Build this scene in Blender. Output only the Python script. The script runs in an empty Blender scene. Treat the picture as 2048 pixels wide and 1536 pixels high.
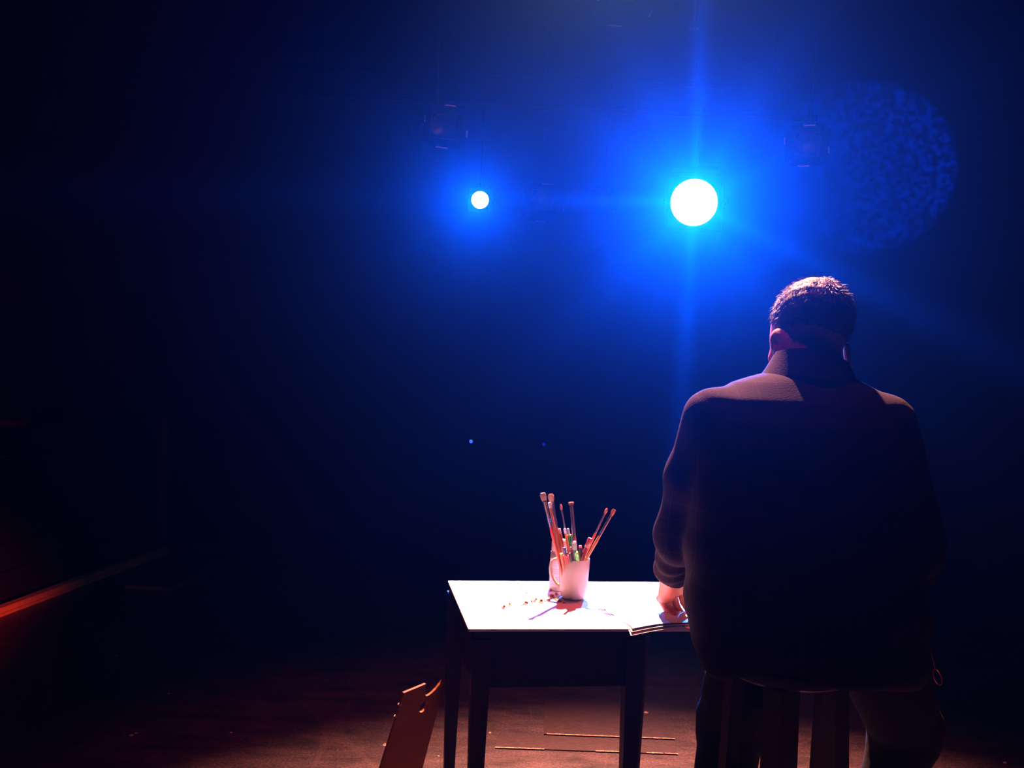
import bpy, math, random
import numpy as np
from mathutils import Vector, Matrix

random.seed(7)
R_ = math.radians
scene = bpy.context.scene
col = scene.collection

# ------------------------------------------------------------------ camera
CAM_H, FPX = 1.37, 1990.0
_p, _r = R_(1.41), R_(2.5)
FW = np.array([0, math.cos(_p), -math.sin(_p)])
_ri = np.array([1.0, 0, 0]); _up = np.array([0, math.sin(_p), math.cos(_p)])
CR = _ri * math.cos(_r) + _up * math.sin(_r)
CU = _up * math.cos(_r) - _ri * math.sin(_r)
cam_d = bpy.data.cameras.new('camera'); cam = bpy.data.objects.new('camera', cam_d); col.objects.link(cam)
cam_d.sensor_width = 36.0; cam_d.lens = FPX / 2048 * 36.0; cam_d.clip_start = 0.05; cam_d.clip_end = 60
m4 = Matrix.Identity(4)
for i in range(3):
    m4[i][0] = CR[i]; m4[i][1] = CU[i]; m4[i][2] = -FW[i]
m4[2][3] = CAM_H
cam.matrix_world = m4
scene.camera = cam


def at(px, py, Y):
    """world point that stands at distance Y along the room, measured off the photograph"""
    d = FW + CR * (px - 1024) / FPX + CU * (768 - py) / FPX
    return Vector(np.array([0, 0, CAM_H]) + d * Y / d[1])


# ------------------------------------------------------------------ world: black room, thin haze also standing in for lens glare
world = bpy.data.worlds.new('world'); scene.world = world; world.use_nodes = True
wn = world.node_tree; wn.nodes.clear()
wo = wn.nodes.new('ShaderNodeOutputWorld')
bg = wn.nodes.new('ShaderNodeBackground'); bg.inputs[0].default_value = (0, 0, 0, 1); bg.inputs[1].default_value = 0
wn.links.new(bg.outputs[0], wo.inputs[0])
vs = wn.nodes.new('ShaderNodeVolumeScatter')
vs.inputs['Color'].default_value = (.12, .5, 1, 1)   # tinted blue to hold the warm lamp's glow down
vs.inputs['Density'].default_value = 0.0030
vs.inputs['Anisotropy'].default_value = 0.90
wn.links.new(vs.outputs[0], wo.inputs[1])

scene.view_settings.view_transform = 'Standard'
scene.view_settings.look = 'None'
scene.view_settings.gamma = 1.0
scene.view_settings.exposure = 0.0
scene.view_settings.use_curve_mapping = False
try:
    scene.cycles.use_denoising = True
    scene.cycles.volume_bounces = 0
    scene.cycles.max_bounces = 6
    scene.cycles.diffuse_bounces = 3
    scene.cycles.sample_clamp_indirect = 4.0
except Exception:
    pass


def spot(name, loc, target, power, color, size_deg, blend, radius, nodes=None):
    d = bpy.data.lights.new(name, 'SPOT'); o = bpy.data.objects.new(name, d); col.objects.link(o)
    d.energy = power; d.color = color; d.spot_size = R_(size_deg); d.spot_blend = blend; d.shadow_soft_size = radius
    o.location = loc
    o.rotation_euler = (Vector(target) - Vector(loc)).to_track_quat('-Z', 'Y').to_euler()
    if nodes:
        d.use_nodes = True; nodes(d.node_tree)
    return o


def star_ray_pattern(nt):
    """beam broken into rays by the lamp's accessory frame: strength varies round the beam axis"""
    N = nt.nodes; L = nt.links
    em = [n for n in N if n.type == 'EMISSION'][0]
    tc = N.new('ShaderNodeTexCoord'); sx = N.new('ShaderNodeSeparateXYZ'); L.new(tc.outputs['Normal'], sx.inputs[0])
    a = N.new('ShaderNodeMath'); a.operation = 'ARCTAN2'; L.new(sx.outputs[1], a.inputs[0]); L.new(sx.outputs[0], a.inputs[1])
    b = N.new('ShaderNodeMath'); b.operation = 'MULTIPLY_ADD'; L.new(a.outputs[0], b.inputs[0])
    b.inputs[1].default_value = 1 / (2 * math.pi); b.inputs[2].default_value = 0.5
    cr = N.new('ShaderNodeValToRGB'); L.new(b.outputs[0], cr.inputs[0])
    el = cr.color_ramp.elements
    base = 0.27
    rays = STREAKS
    pts = {0.0: base, 1.0: base}
    for c, w, h in rays:
        pts[max(0.001, c - w)] = base; pts[c] = h; pts[min(0.999, c + w)] = base
    ks = sorted(pts)
    while len(el) > 1: el.remove(el[0])
    el[0].position = 0.0; el[0].color = (pts[ks[0]],) * 3 + (1,)
    for k in ks[1:]:
        e = el.new(k); e.color = (pts[k],) * 3 + (1,)
    L.new(cr.outputs[0], em.inputs['Strength'])


# angle/(2pi)+0.5 in the lamp's own frame (mirrored left-right as seen from the stage)
STREAKS = [(0.07, .014, .48), (0.145, .03, .31), (0.252, .010, .62), (0.37, .035, .33), (0.50, .009, .60),
           (0.60, .03, .32), (0.68, .03, .31), (0.748, .010, .66), (0.83, .03, .32), (0.93, .03, .32)]


def disc_mottle(nt):
    N = nt.nodes; L = nt.links
    em = [n for n in N if n.type == 'EMISSION'][0]
    tc = N.new('ShaderNodeTexCoord')
    no = N.new('ShaderNodeTexNoise'); no.inputs['Scale'].default_value = 55; no.inputs['Detail'].default_value = 2
    L.new(tc.outputs['Normal'], no.inputs['Vector'])
    cr = N.new('ShaderNodeValToRGB'); L.new(no.outputs[0], cr.inputs[0])
    cr.color_ramp.elements[0].position = .42; cr.color_ramp.elements[0].color = (.15,) * 3 + (1,)
    cr.color_ramp.elements[1].position = .66; cr.color_ramp.elements[1].color = (1,) * 3 + (1,)
    L.new(cr.outputs[0], em.inputs['Strength'])


BIG = at(1388, 405, 6.5); SMALL = at(960, 400, 6.5); KEY = Vector((0.36, 4.72, 4.12))
BLUE = (0.003, 0.135, 1.0)
cam_p = Vector((0, 0, CAM_H))
spot('blue_spot_big', BIG + (cam_p - BIG).normalized() * .06, cam_p, 20000, BLUE, 56, 1.0, 0.02, star_ray_pattern)  # ray pattern in the beam imitates lens star streaks
spot('blue_spot_small', SMALL + (Vector((-.9, 0, 1.0)) - SMALL).normalized() * .06, (-.9, 0, 1.0), 950, BLUE, 46, 1.0, 0.02)
spot('key_spot', KEY, (0.50, 2.42, 0.75), 11500, (1.0, 0.40, 0.26), 50, 1.0, 0.05)
spot('red_floor_wash', (0.5, 3.0, 4.4), (0.3, 3.0, 0.0), 330, (1.0, 0.05, 0.06), 50, 1.0, 0.05)  # added lamp, tints the dim parts of the floor red
spot('red_wash', (-1.25, 0.9, 0.55), (-2.80, 4.1, 0.03), 2600, (1.0, 0.055, 0.012), 25, 1.0, 0.03)  # added low lamp, brightens the foot rail in red
spot('wall_breakup_spot', (3.60, 5.5, 3.2), at(1750, 330, 7.76), 950, (0.0, 0.04, 1.0), 32, 0.22, 0.01, disc_mottle)  # added lamp projecting the mottled disc, no such source known


# ------------------------------------------------------------------ materials
def mat(name, base, rough=.6, metal=0.0, var=0.0, vscale=8.0, bump=0.0, bscale=60.0, spec=.5, emit=None, estr=0.0, detail=4, trans=0.0, sheen=0.0):
    m = bpy.data.materials.new(name); m.use_nodes = True
    nt = m.node_tree; N = nt.nodes; L = nt.links
    b = N['Principled BSDF']
    b.inputs['Base Color'].default_value = (*base, 1); b.inputs['Roughness'].default_value = rough
    b.inputs['Metallic'].default_value = metal; b.inputs['Specular IOR Level'].default_value = spec
    if sheen: b.inputs['Sheen Weight'].default_value = sheen
    if trans: b.inputs['Transmission Weight'].default_value = trans
    if emit:
        b.inputs['Emission Color'].default_value = (*emit, 1); b.inputs['Emission Strength'].default_value = estr
    tc = N.new('ShaderNodeTexCoord')
    if var:
        no = N.new('ShaderNodeTexNoise'); no.inputs['Scale'].default_value = vscale; no.inputs['Detail'].default_value = detail
        L.new(tc.outputs['Object'], no.inputs['Vector'])
        mx = N.new('ShaderNodeMix'); mx.data_type = 'RGBA'
        mx.inputs['A'].default_value = (*[c * (1 - var) for c in base], 1)
        mx.inputs['B'].default_value = (*[min(1, c * (1 + var)) for c in base], 1)
        L.new(no.outputs['Fac'], mx.inputs['Factor']); L.new(mx.outputs['Result'], b.inputs['Base Color'])
    if bump:
        n2 = N.new('ShaderNodeTexNoise'); n2.inputs['Scale'].default_value = bscale; n2.inputs['Detail'].default_value = 3
        L.new(tc.outputs['Object'], n2.inputs['Vector'])
        bp = N.new('ShaderNodeBump'); bp.inputs['Strength'].default_value = bump; bp.inputs['Distance'].default_value = .004
        L.new(n2.outputs['Fac'], bp.inputs['Height']); L.new(bp.outputs[0], b.inputs['Normal'])
    return m


M = {}
M['black'] = mat('black_paint', (.012, .012, .014), .75, var=.4, vscale=5, bump=.3)
M['matt_black'] = mat('matt_black_boards', (.004, .004, .0045), .95, var=.4, vscale=5, spec=.1)
M['drape'] = mat('black_drape', (.008, .008, .011), .95, var=.3, vscale=3)
M['metal_black'] = mat('black_powder_coat', (.006, .006, .007), .6, metal=.0, var=.3, vscale=20)
M['steel'] = mat('dull_steel', (.35, .35, .37), .35, metal=1.0, var=.2, vscale=30)
M['raw_wood'] = mat('raw_batten_wood', (.50, .30, .17), .6, var=.35, vscale=14, bump=.4)
M['dark_wood'] = mat('dark_stained_wood', (.006, .0045, .005), .5, var=.4, vscale=9, bump=.2)
M['stool_wood'] = mat('stool_wood', (.012, .008, .008), .6, var=.35, vscale=9, bump=.2)
M['board_white'] = mat('white_board', (.80, .79, .76), .65, var=.03, vscale=6)
M['paper'] = mat('paper', (.82, .81, .78), .8, var=.02, vscale=9)
M['pencil_line'] = mat('pencil_line', (.45, .42, .45), .7, var=.1)
M['pink_line'] = mat('pink_pencil_line', (.65, .2, .35), .7, var=.1)
M['ceramic'] = mat('white_ceramic', (.64, .52, .43), .22, var=.02)
M['cap_white'] = mat('white_plastic', (.8, .78, .74), .4, var=.03)
M['label_dark'] = mat('label_dark', (.05, .03, .05), .5, var=.1)
M['label_line'] = mat('label_line', (.45, .22, .16), .6, var=.1)
M['bottle'] = mat('cream_plastic', (.62, .46, .32), .4, var=.03)
M['handle_red'] = mat('red_lacquered_handle', (.40, .045, .02), .3, var=.15, vscale=30)
M['handle_orange'] = mat('orange_lacquered_handle', (.50, .13, .025), .3, var=.15, vscale=30)
M['handle_wood'] = mat('pale_wood_handle', (.55, .20, .06), .4, var=.15, vscale=30)
M['ferrule'] = mat('nickel_ferrule', (.45, .43, .44), .28, metal=1.0, var=.15, vscale=60)
M['bristle'] = mat('pale_bristles', (.62, .38, .24), .8, var=.35, vscale=160, bump=.5, bscale=300)
M['bristle_red'] = mat('reddish_bristles', (.45, .14, .10), .8, var=.35, vscale=160, bump=.5, bscale=300)
M['green'] = mat('green_plastic', (.02, .30, .06), .35, var=.1)
M['lime'] = mat('lime_plastic', (.12, .55, .10), .35, var=.1)
M['mint'] = mat('mint_plastic', (.42, .60, .48), .4, var=.08)
M['blue_cap'] = mat('blue_plastic', (.05, .08, .35), .35, var=.1)
M['yellow'] = mat('yellow_plastic', (.85, .62, .04), .4, var=.1)
M['red'] = mat('red_plastic', (.60, .03, .05), .35, var=.1)
M['maroon'] = mat('maroon_plastic', (.22, .03, .04), .35, var=.1)
M['blackpl'] = mat('black_plastic', (.02, .018, .022), .35, var=.1)
M['pink'] = mat('pink_rubber', (.72, .28, .25), .6, var=.1)
M['shaving'] = mat('wood_shaving', (.22, .055, .008), .7, var=.4, vscale=60)
M['yellow_scrap'] = mat('yellow_scrap', (.55, .30, .02), .7, var=.2)
M['violet_scrap'] = mat('violet_scrap', (.50, .15, .45), .6, var=.2)
M['palette'] = mat('palette_board', (.24, .075, .016), .8, var=.18, vscale=22, bump=.15, spec=.1)
M['paint_blob'] = mat('dried_paint', (.55, .30, .22), .4, var=.3)
M['skin'] = mat('skin', (.34, .088, .034), .55, var=.12, vscale=25, bump=.15, bscale=180)
M['nail'] = mat('nail', (.62, .32, .24), .3, var=.05)
M['eye'] = mat('eye_white', (.7, .68, .65), .2)
M['iris'] = mat('iris', (.05, .04, .03), .2)
M['hair'] = mat('grey_hair', (.046, .019, .011), .55, var=.45, vscale=90, bump=.35, bscale=150, sheen=.0, spec=.25)
M['trousers'] = mat('black_trousers', (.004, .004, .005), .95, var=.3, vscale=30, bump=.3, spec=.15)
M['shoe'] = mat('black_leather', (.012, .011, .011), .4, var=.2)
M['red_metal'] = mat('red_metal', (.55, .05, .03), .3, metal=.6, var=.1)
M['pen'] = mat('dark_pen', (.03, .03, .06), .3, var=.1)
M['mat_sheet'] = mat('worn_hardboard', (.036, .016, .017), .42, var=.5, vscale=30, bump=.4, bscale=90)
M['worn_edge'] = mat('worn_bare_edge', (.60, .33, .22), .25, var=.6, vscale=70, bump=.6)  # pale colour imitates the glint along the worn sheet edges
M['grit'] = mat('pale_grit', (.5, .35, .28), .6, var=.2)
M['led'] = mat('blue_indicator', (.02, .05, .3), .3, emit=(.03, .12, 1.0), estr=1.6)
M['led_dim'] = mat('dim_blue_indicator', (.02, .03, .2), .3, emit=(.01, .03, 1.0), estr=.32)
M['lens_big'] = mat('lit_lens', (.3, .4, .6), .2, emit=(.35, .62, 1.0), estr=14)
M['lens_small'] = mat('lit_lens_small', (.3, .4, .6), .2, emit=(.35, .62, 1.0), estr=10)
M['lens_off'] = mat('unlit_lens', (.03, .03, .035), .35, spec=.4)
M['chrome'] = mat('chrome_edge', (.8, .8, .82), .5, metal=1.0, var=.1)


def shirt_material():
    m = mat('plum_shirt_cloth', (.0150, .0068, .0135), .95, var=.15, vscale=14, bump=.2, bscale=260, spec=.05)
    nt = m.node_tree; N = nt.nodes; L = nt.links; b = N['Principled BSDF']
    # faint window-pane check woven into the cloth
    tc = N.new('ShaderNodeTexCoord'); sx = N.new('ShaderNodeSeparateXYZ'); L.new(tc.outputs['Object'], sx.inputs[0])
    outs = []
    for k, fr in ((0, 26.0), (2, 26.0), (1, 26.0)):
        mu = N.new('ShaderNodeMath'); mu.operation = 'MULTIPLY'; mu.inputs[1].default_value = fr; L.new(sx.outputs[k], mu.inputs[0])
        fr_ = N.new('ShaderNodeMath'); fr_.operation = 'FRACT'; L.new(mu.outputs[0], fr_.inputs[0])
        lt = N.new('ShaderNodeMath'); lt.operation = 'LESS_THAN'; lt.inputs[1].default_value = .045; L.new(fr_.outputs[0], lt.inputs[0])
        outs.append(lt.outputs[0])
    a = N.new('ShaderNodeMath'); a.operation = 'MAXIMUM'; L.new(outs[0], a.inputs[0]); L.new(outs[1], a.inputs[1])
    mx = N.new('ShaderNodeMix'); mx.data_type = 'RGBA'
    src = b.inputs['Base Color'].links[0].from_socket
    L.new(src, mx.inputs['A']); mx.inputs['B'].default_value = (.024, .013, .020, 1)
    L.new(a.outputs[0], mx.inputs['Factor']); L.new(mx.outputs['Result'], b.inputs['Base Color'])
    return m


M['shirt'] = shirt_material()


def floor_material():
    m = mat('worn_black_stage_paint', (.045, .026, .022), .45)
    nt = m.node_tree; N = nt.nodes; L = nt.links; b = N['Principled BSDF']
    tc = N.new('ShaderNodeTexCoord')
    n1 = N.new('ShaderNodeTexNoise'); n1.inputs['Scale'].default_value = 5; n1.inputs['Detail'].default_value = 8; n1.inputs['Roughness'].default_value = .7
    mp = N.new('ShaderNodeMapping'); mp.inputs['Scale'].default_value = (1, 2.6, 1); L.new(tc.outputs['Object'], mp.inputs[0]); L.new(mp.outputs[0], n1.inputs['Vector'])
    cr = N.new('ShaderNodeValToRGB'); L.new(n1.outputs['Fac'], cr.inputs[0])
    e = cr.color_ramp.elements
    e[0].position = .30; e[0].color = (.008, .0035, .005, 1); e[1].position = .70; e[1].color = (.056, .023, .027, 1)
    n2 = N.new('ShaderNodeTexNoise'); n2.inputs['Scale'].default_value = 120; n2.inputs['Detail'].default_value = 3; L.new(tc.outputs['Object'], n2.inputs['Vector'])
    c2 = N.new('ShaderNodeValToRGB'); L.new(n2.outputs['Fac'], c2.inputs[0])
    c2.color_ramp.elements[0].position = .35; c2.color_ramp.elements[0].color = (.35, .35, .35, 1)
    c2.color_ramp.elements[1].position = .7; c2.color_ramp.elements[1].color = (1.9, 1.8, 1.8, 1)
    mu = N.new('ShaderNodeMix'); mu.data_type = 'RGBA'; mu.blend_type = 'MULTIPLY'; mu.inputs['Factor'].default_value = 1
    L.new(cr.outputs[0], mu.inputs['A']); L.new(c2.outputs[0], mu.inputs['B'])
    # scuffs and scratches
    acc = mu.outputs['Result']
    for rot, sc, th in ((.5, 3.1, .0035), (1.9, 2.3, .003), (2.7, 3.7, .0025)):
        m2 = N.new('ShaderNodeMapping'); m2.inputs['Rotation'].default_value = (0, 0, rot); m2.inputs['Scale'].default_value = (sc, .5, 1); L.new(tc.outputs['Object'], m2.inputs[0])
        w = N.new('ShaderNodeTexNoise'); w.inputs['Scale'].default_value = .8; w.inputs['Detail'].default_value = 0; L.new(m2.outputs[0], w.inputs['Vector'])
        s = N.new('ShaderNodeMath'); s.operation = 'SUBTRACT'; s.inputs[1].default_value = .5; L.new(w.outputs['Fac'], s.inputs[0])
        ab = N.new('ShaderNodeMath'); ab.operation = 'ABSOLUTE'; L.new(s.outputs[0], ab.inputs[0])
        lt = N.new('ShaderNodeMath'); lt.operation = 'LESS_THAN'; lt.inputs[1].default_value = th; L.new(ab.outputs[0], lt.inputs[0])
        f = N.new('ShaderNodeMath'); f.operation = 'MULTIPLY'; f.inputs[1].default_value = .08; L.new(lt.outputs[0], f.inputs[0])
        mx = N.new('ShaderNodeMix'); mx.data_type = 'RGBA'; L.new(f.outputs[0], mx.inputs['Factor']); L.new(acc, mx.inputs['A']); mx.inputs['B'].default_value = (.17, .10, .08, 1)
        acc = mx.outputs['Result']
    L.new(acc, b.inputs['Base Color'])
    r = N.new('ShaderNodeMapRange'); r.inputs['To Min'].default_value = .32; r.inputs['To Max'].default_value = .62; L.new(n1.outputs['Fac'], r.inputs['Value']); L.new(r.outputs[0], b.inputs['Roughness'])
    bp = N.new('ShaderNodeBump'); bp.inputs['Strength'].default_value = .35; bp.inputs['Distance'].default_value = .003
    L.new(n2.outputs['Fac'], bp.inputs['Height']); L.new(bp.outputs[0], b.inputs['Normal'])
    return m


M['floor'] = floor_material()


# ------------------------------------------------------------------ geometry helpers
class G:
    def __init__(s): s.v = []; s.f = []

    def add(s, vs, fs):
        n = len(s.v); s.v += [tuple(v) for v in vs]; s.f += [tuple(i + n for i in f) for f in fs]; return s

    def box(s, c, size, rot=None, bev=0.0):
        x, y, z = [k / 2 for k in size]; c = Vector(c)
        if bev:
            b = min(bev, x * .9, y * .9, z * .9); vs = []
            # chamfered box: 24 vertices
            idx = {}
            for sx in (-1, 1):
                for sy in (-1, 1):
                    for sz in (-1, 1):
                        for ax in range(3):
                            p = [sx * (x - b), sy * (y - b), sz * (z - b)]
                            p[ax] = (sx * x, sy * y, sz * z)[ax]
                            idx[(sx, sy, sz, ax)] = len(vs); vs.append(Vector(p))
            fs = []
            for ax in range(3):
                o1, o2 = [a for a in range(3) if a != ax]
                for sg in (-1, 1):
                    q = []
                    for a, b2 in ((-1, -1), (1, -1), (1, 1), (-1, 1)):
                        k = [0, 0, 0]; k[ax] = sg; k[o1] = a; k[o2] = b2
                        q.append(idx[(k[0], k[1], k[2], ax)])
                    fs.append(q)
            for ax in range(3):      # edges running along ax
                o1, o2 = [a for a in range(3) if a != ax]
                for a in (-1, 1):
                    for b2 in (-1, 1):
                        k0 = [0, 0, 0]; k0[ax] = -1; k0[o1] = a; k0[o2] = b2
                        k1 = list(k0); k1[ax] = 1
                        fs.append([idx[(*k0, o1)], idx[(*k0, o2)], idx[(*k1, o2)], idx[(*k1, o1)]])
            for sx in (-1, 1):
                for sy in (-1, 1):
                    for sz in (-1, 1):
                        fs.append([idx[(sx, sy, sz, a)] for a in range(3)])
        else:
            vs = [Vector((i * x, j * y, k * z)) for i in (-1, 1) for j in (-1, 1) for k in (-1, 1)]
            fs = [(0, 1, 3, 2), (4, 6, 7, 5), (0, 4, 5, 1), (2, 3, 7, 6), (0, 2, 6, 4), (1, 5, 7, 3)]
        if rot is not None: vs = [rot @ v for v in vs]
        return s.add([v + c for v in vs], fs)

    def tube(s, pts, rad, n=10, flat=1.0, cap=True, closed=False, upv=None):
        pts = [Vector(p) for p in pts]
        if not hasattr(rad, '__len__'): rad = [rad] * len(pts)
        vs = []; fs = []; prev = None
        m = len(pts)
        for i, p in enumerate(pts):
            if closed: t = pts[(i + 1) % m] - pts[(i - 1) % m]
            else: t = pts[min(i + 1, m - 1)] - pts[max(i - 1, 0)]
            t.normalize()
            if prev is None:
                a = Vector(upv) if upv else (Vector((0, 0, 1)) if abs(t.z) < .9 else Vector((1, 0, 0)))
            else: a = prev
            u = (a - t * a.dot(t)).normalized(); w = t.cross(u); prev = u
            for k in range(n):
                an = 2 * math.pi * k / n
                vs.append(p + u * math.cos(an) * rad[i] + w * math.sin(an) * rad[i] * flat)
        for i in range(m if closed else m - 1):
            for k in range(n):
                j = (i + 1) % m
                fs.append((i * n + k, i * n + (k + 1) % n, j * n + (k + 1) % n, j * n + k))
        if cap and not closed:
            fs.append(tuple(range(n))[::-1]); fs.append(tuple((m - 1) * n + k for k in range(n)))
        return s.add(vs, fs)

    def lathe(s, prof, c=(0, 0, 0), n=40, rot=None, cap=False):
        vs = []; c = Vector(c)
        for r, z in prof:
            for k in range(n):
                an = 2 * math.pi * k / n; v = Vector((r * math.cos(an), r * math.sin(an), z))
                if rot is not None: v = rot @ v
                vs.append(v + c)
        fs = [(i * n + k, i * n + (k + 1) % n, (i + 1) * n + (k + 1) % n, (i + 1) * n + k) for i in range(len(prof) - 1) for k in range(n)]
        if cap: fs.append(tuple(range(n))[::-1]); fs.append(tuple((len(prof) - 1) * n + k for k in range(n)))
        return s.add(vs, fs)

    def prism(s, outline, th, fn):
        """extrude a 2-D outline (u,v) by th; fn(u,v,w)->point"""
        n = len(outline)
        vs = [fn(u, v, 0) for u, v in outline] + [fn(u, v, th) for u, v in outline]
        fs = [tuple(range(n))[::-1], tuple(range(n, 2 * n))] + [(i, (i + 1) % n, (i + 1) % n + n, i + n) for i in range(n)]
        return s.add(vs, fs)


MW = {}


def obj(name, g, m, parent=None, smooth=True, angle=40, local=False):
    me = bpy.data.meshes.new(name)
    vs = g.v
    if parent is not None and not local:
        inv = MW[parent.name].inverted(); vs = [inv @ Vector(v) for v in g.v]
    me.from_pydata([tuple(v) for v in vs], [], g.f); me.validate(); me.update()
    import bmesh
    bm = bmesh.new(); bm.from_mesh(me); bmesh.ops.recalc_face_normals(bm, faces=bm.faces); bm.to_mesh(me); bm.free()
    me.materials.append(m)
    if smooth:
        me.polygons.foreach_set('use_smooth', [True] * len(me.polygons))
        try: me.set_sharp_from_angle(angle=R_(angle))
        except Exception: pass
    o = bpy.data.objects.new(name, me); col.objects.link(o)
    if parent is not None:
        o.parent = parent; MW[o.name] = MW[parent.name].copy()
    else: MW[o.name] = Matrix.Identity(4)
    return o


def tag(o, label=None, cat=None, group=None, kind=None):
    if label: o['label'] = label
    if cat: o['category'] = cat
    if group: o['group'] = group
    if kind: o['kind'] = kind
    return o


def thing(name, label, cat, loc=(0, 0, 0), rz=0.0, group=None):
    o = bpy.data.objects.new(name, None); col.objects.link(o)
    o.location = loc; o.rotation_euler = (0, 0, rz); o.empty_display_size = .05
    MW[o.name] = Matrix.Translation(Vector(loc)) @ Matrix.Rotation(rz, 4, 'Z')
    return tag(o, label, cat, group)


def single(name, g, m, label, cat, group=None, **k):
    return tag(obj(name, g, m, **k), label, cat, group)


def struct(name, g, m, **k):
    o = obj(name, g, m, smooth=False, **k); o['kind'] = 'structure'; return o


def rotz(a): return Matrix.Rotation(a, 3, 'Z')


# ------------------------------------------------------------------ the room
YB = 7.77
struct('floor', G().box((0, 3.0, -.05), (9.0, 10.2, .1)), M['floor'])
struct('ceiling', G().box((0, 3.0, 4.65), (9.0, 10.2, .1)), M['black'])


def drape(p0, p1, h=4.6, n=220, amp=.035, freq=9.0):
    """pleated cloth masking hung against a wall, with thickness"""
    p0 = Vector(p0); p1 = Vector(p1); d = (p1 - p0); Ln = d.length; d.normalize(); nn = Vector((-d.y, d.x, 0)); g = G(); vs = []; rows = 5
    for j in range(rows + 1):
        for i in range(n + 1):
            t = i / n; s = t * Ln
            o = amp * math.sin(s * freq) + amp * .4 * math.sin(s * freq * 2.3 + 1.7 + .1 * j)
            vs.append(p0 + d * s + nn * o + Vector((0, 0, h * j / rows)))
    fs = [(j * (n + 1) + i, j * (n + 1) + i + 1, (j + 1) * (n + 1) + i + 1, (j + 1) * (n + 1) + i) for j in range(rows) for i in range(n)]
    k = len(vs); vs += [v - nn * .004 for v in vs]; fs += [tuple(a + k for a in f[::-1]) for f in fs]
    return g.add(vs, fs)


struct('wall_back', G().box((0, YB + .05, 2.3), (9.0, .1, 4.6)), mat('charcoal_wall', (.035, .035, .038), .9, var=.3, vscale=4, bump=.2))
struct('wall_left', G().box((-4.45, 3.0, 2.3), (.1, 10.2, 4.6)), M['black'])
struct('wall_right', G().box((4.45, 3.0, 2.3), (.1, 10.2, 4.6)), M['black'])
struct('wall_front', G().box((0, -2.05, 2.3), (9.0, .1, 4.6)), M['black'])
struct('baseboard_back', G().box((-.2, YB - .012, .012), (8.0, .024, .024)), mat('worn_baseboard', (.10, .07, .07), .5, var=.5, vscale=12))

# ------------------------------------------------------------------ left side: low boarded wall with a bare wooden foot rail
foot = [Vector((-2.660, 3.9, 0)), Vector((-2.262, 6.52, 0))]
fd = (foot[1] - foot[0]); fl = fd.length; fd.normalize(); fn_ = Vector((-fd.y, fd.x, 0))
fang = math.atan2(fd.y, fd.x)
panel = thing('boarded_partition', 'low black boarded partition running back along the left side to a corner post', 'partition', tuple(foot[0] + fd * fl / 2))
g = G()
for k in range(6):
    c = foot[0] + fd * fl / 2 + fn_ * .03 + Vector((0, 0, .12 + .145 * k))
    g.box(c, (fl, .024, .138), rotz(fang), .003)
obj('side_boards', g, M['matt_black'], panel, smooth=False)
g = G()
for k in range(6):
    g.box(Vector((-2.265 + .20, 6.56, .12 + .145 * k)), (.40, .024, .138), None, .003)
obj('return_boards', g, M['matt_black'], panel, smooth=False)
obj('corner_post', G().box((-2.262, 6.535, .46), (.055, .055, .92), None, .004), mat('post_paint', (.035, .035, .038), .6, var=.4), panel, smooth=False)
rail = G(); c0 = foot[0] + fd * fl / 2 - fn_ * .030
rail.box(c0 + Vector((0, 0, .020)), (fl, .052, .040), rotz(fang), .004)
tag(obj('foot_rail', rail, M['raw_wood'], panel, smooth=False), 'bare wooden foot rail catching red light')
rail = G(); rail.box(c0 - fn_ * .033 + Vector((0, 0, .008)), (fl, .010, .016), rotz(fang), .002)
obj('floor_bead', rail, M['raw_wood'], panel, smooth=False)
# strip of batten lying further left behind the partition
g = G(); a_, b_ = at(50, 1060, 6.3), at(112, 1046, 6.9)
dv = b_ - a_; dv.z = 0
g.box(((a_ + b_) / 2).xy.to_3d() + Vector((0, 0, .46)), (dv.length, .04, .92), rotz(math.atan2(dv.y, dv.x)), .004)
single('scenery_panel', g, M['black'], 'narrow black scenery panel standing behind the low boarded partition', 'panel', smooth=False)

# low box / step in front of the partition's end
st = thing('low_step', 'low flat black step lying on the stage floor right of the foot rail', 'step', (-1.93, 5.6, 0))
M['step_edge'] = mat('scuffed_step_edge', (.16, .09, .075), .5, var=.5, vscale=20)  # light on the front edge put into a paler reddish colour
g = G(); g.prism([(-2.064, 5.40), (-1.797, 5.385), (-1.745, 5.80), (-2.012, 5.815)], .045, lambda u, v, w: Vector((u, v, w)))
obj('step_body', g, M['black'], st, smooth=False)
g = G()
P = [(-2.064, 5.40), (-1.797, 5.385), (-1.745, 5.80)]
for i in range(2):
    a = Vector((*P[i], .04)); b = Vector((*P[i + 1], .04)); d = b - a
    g.box((a + b) / 2, (d.length + .012, .014, .022), rotz(math.atan2(d.y, d.x)), .002)
tag(obj('nosing', g, M['step_edge'], st, smooth=False), 'scuffed reddish nosing')
st2 = thing('equipment_plinth', 'small black plinth at the foot of the corner post', 'plinth', (-2.02, 6.75, 0))
obj('plinth_body', G().box((-2.03, 6.75, .05), (.42, .30, .10), rotz(.03), .004), M['black'], st2, smooth=False)
obj('plinth_trim', G().box((-2.03, 6.595, .095), (.42, .012, .014), rotz(.03), .002), M['step_edge'], st2, smooth=False)

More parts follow.
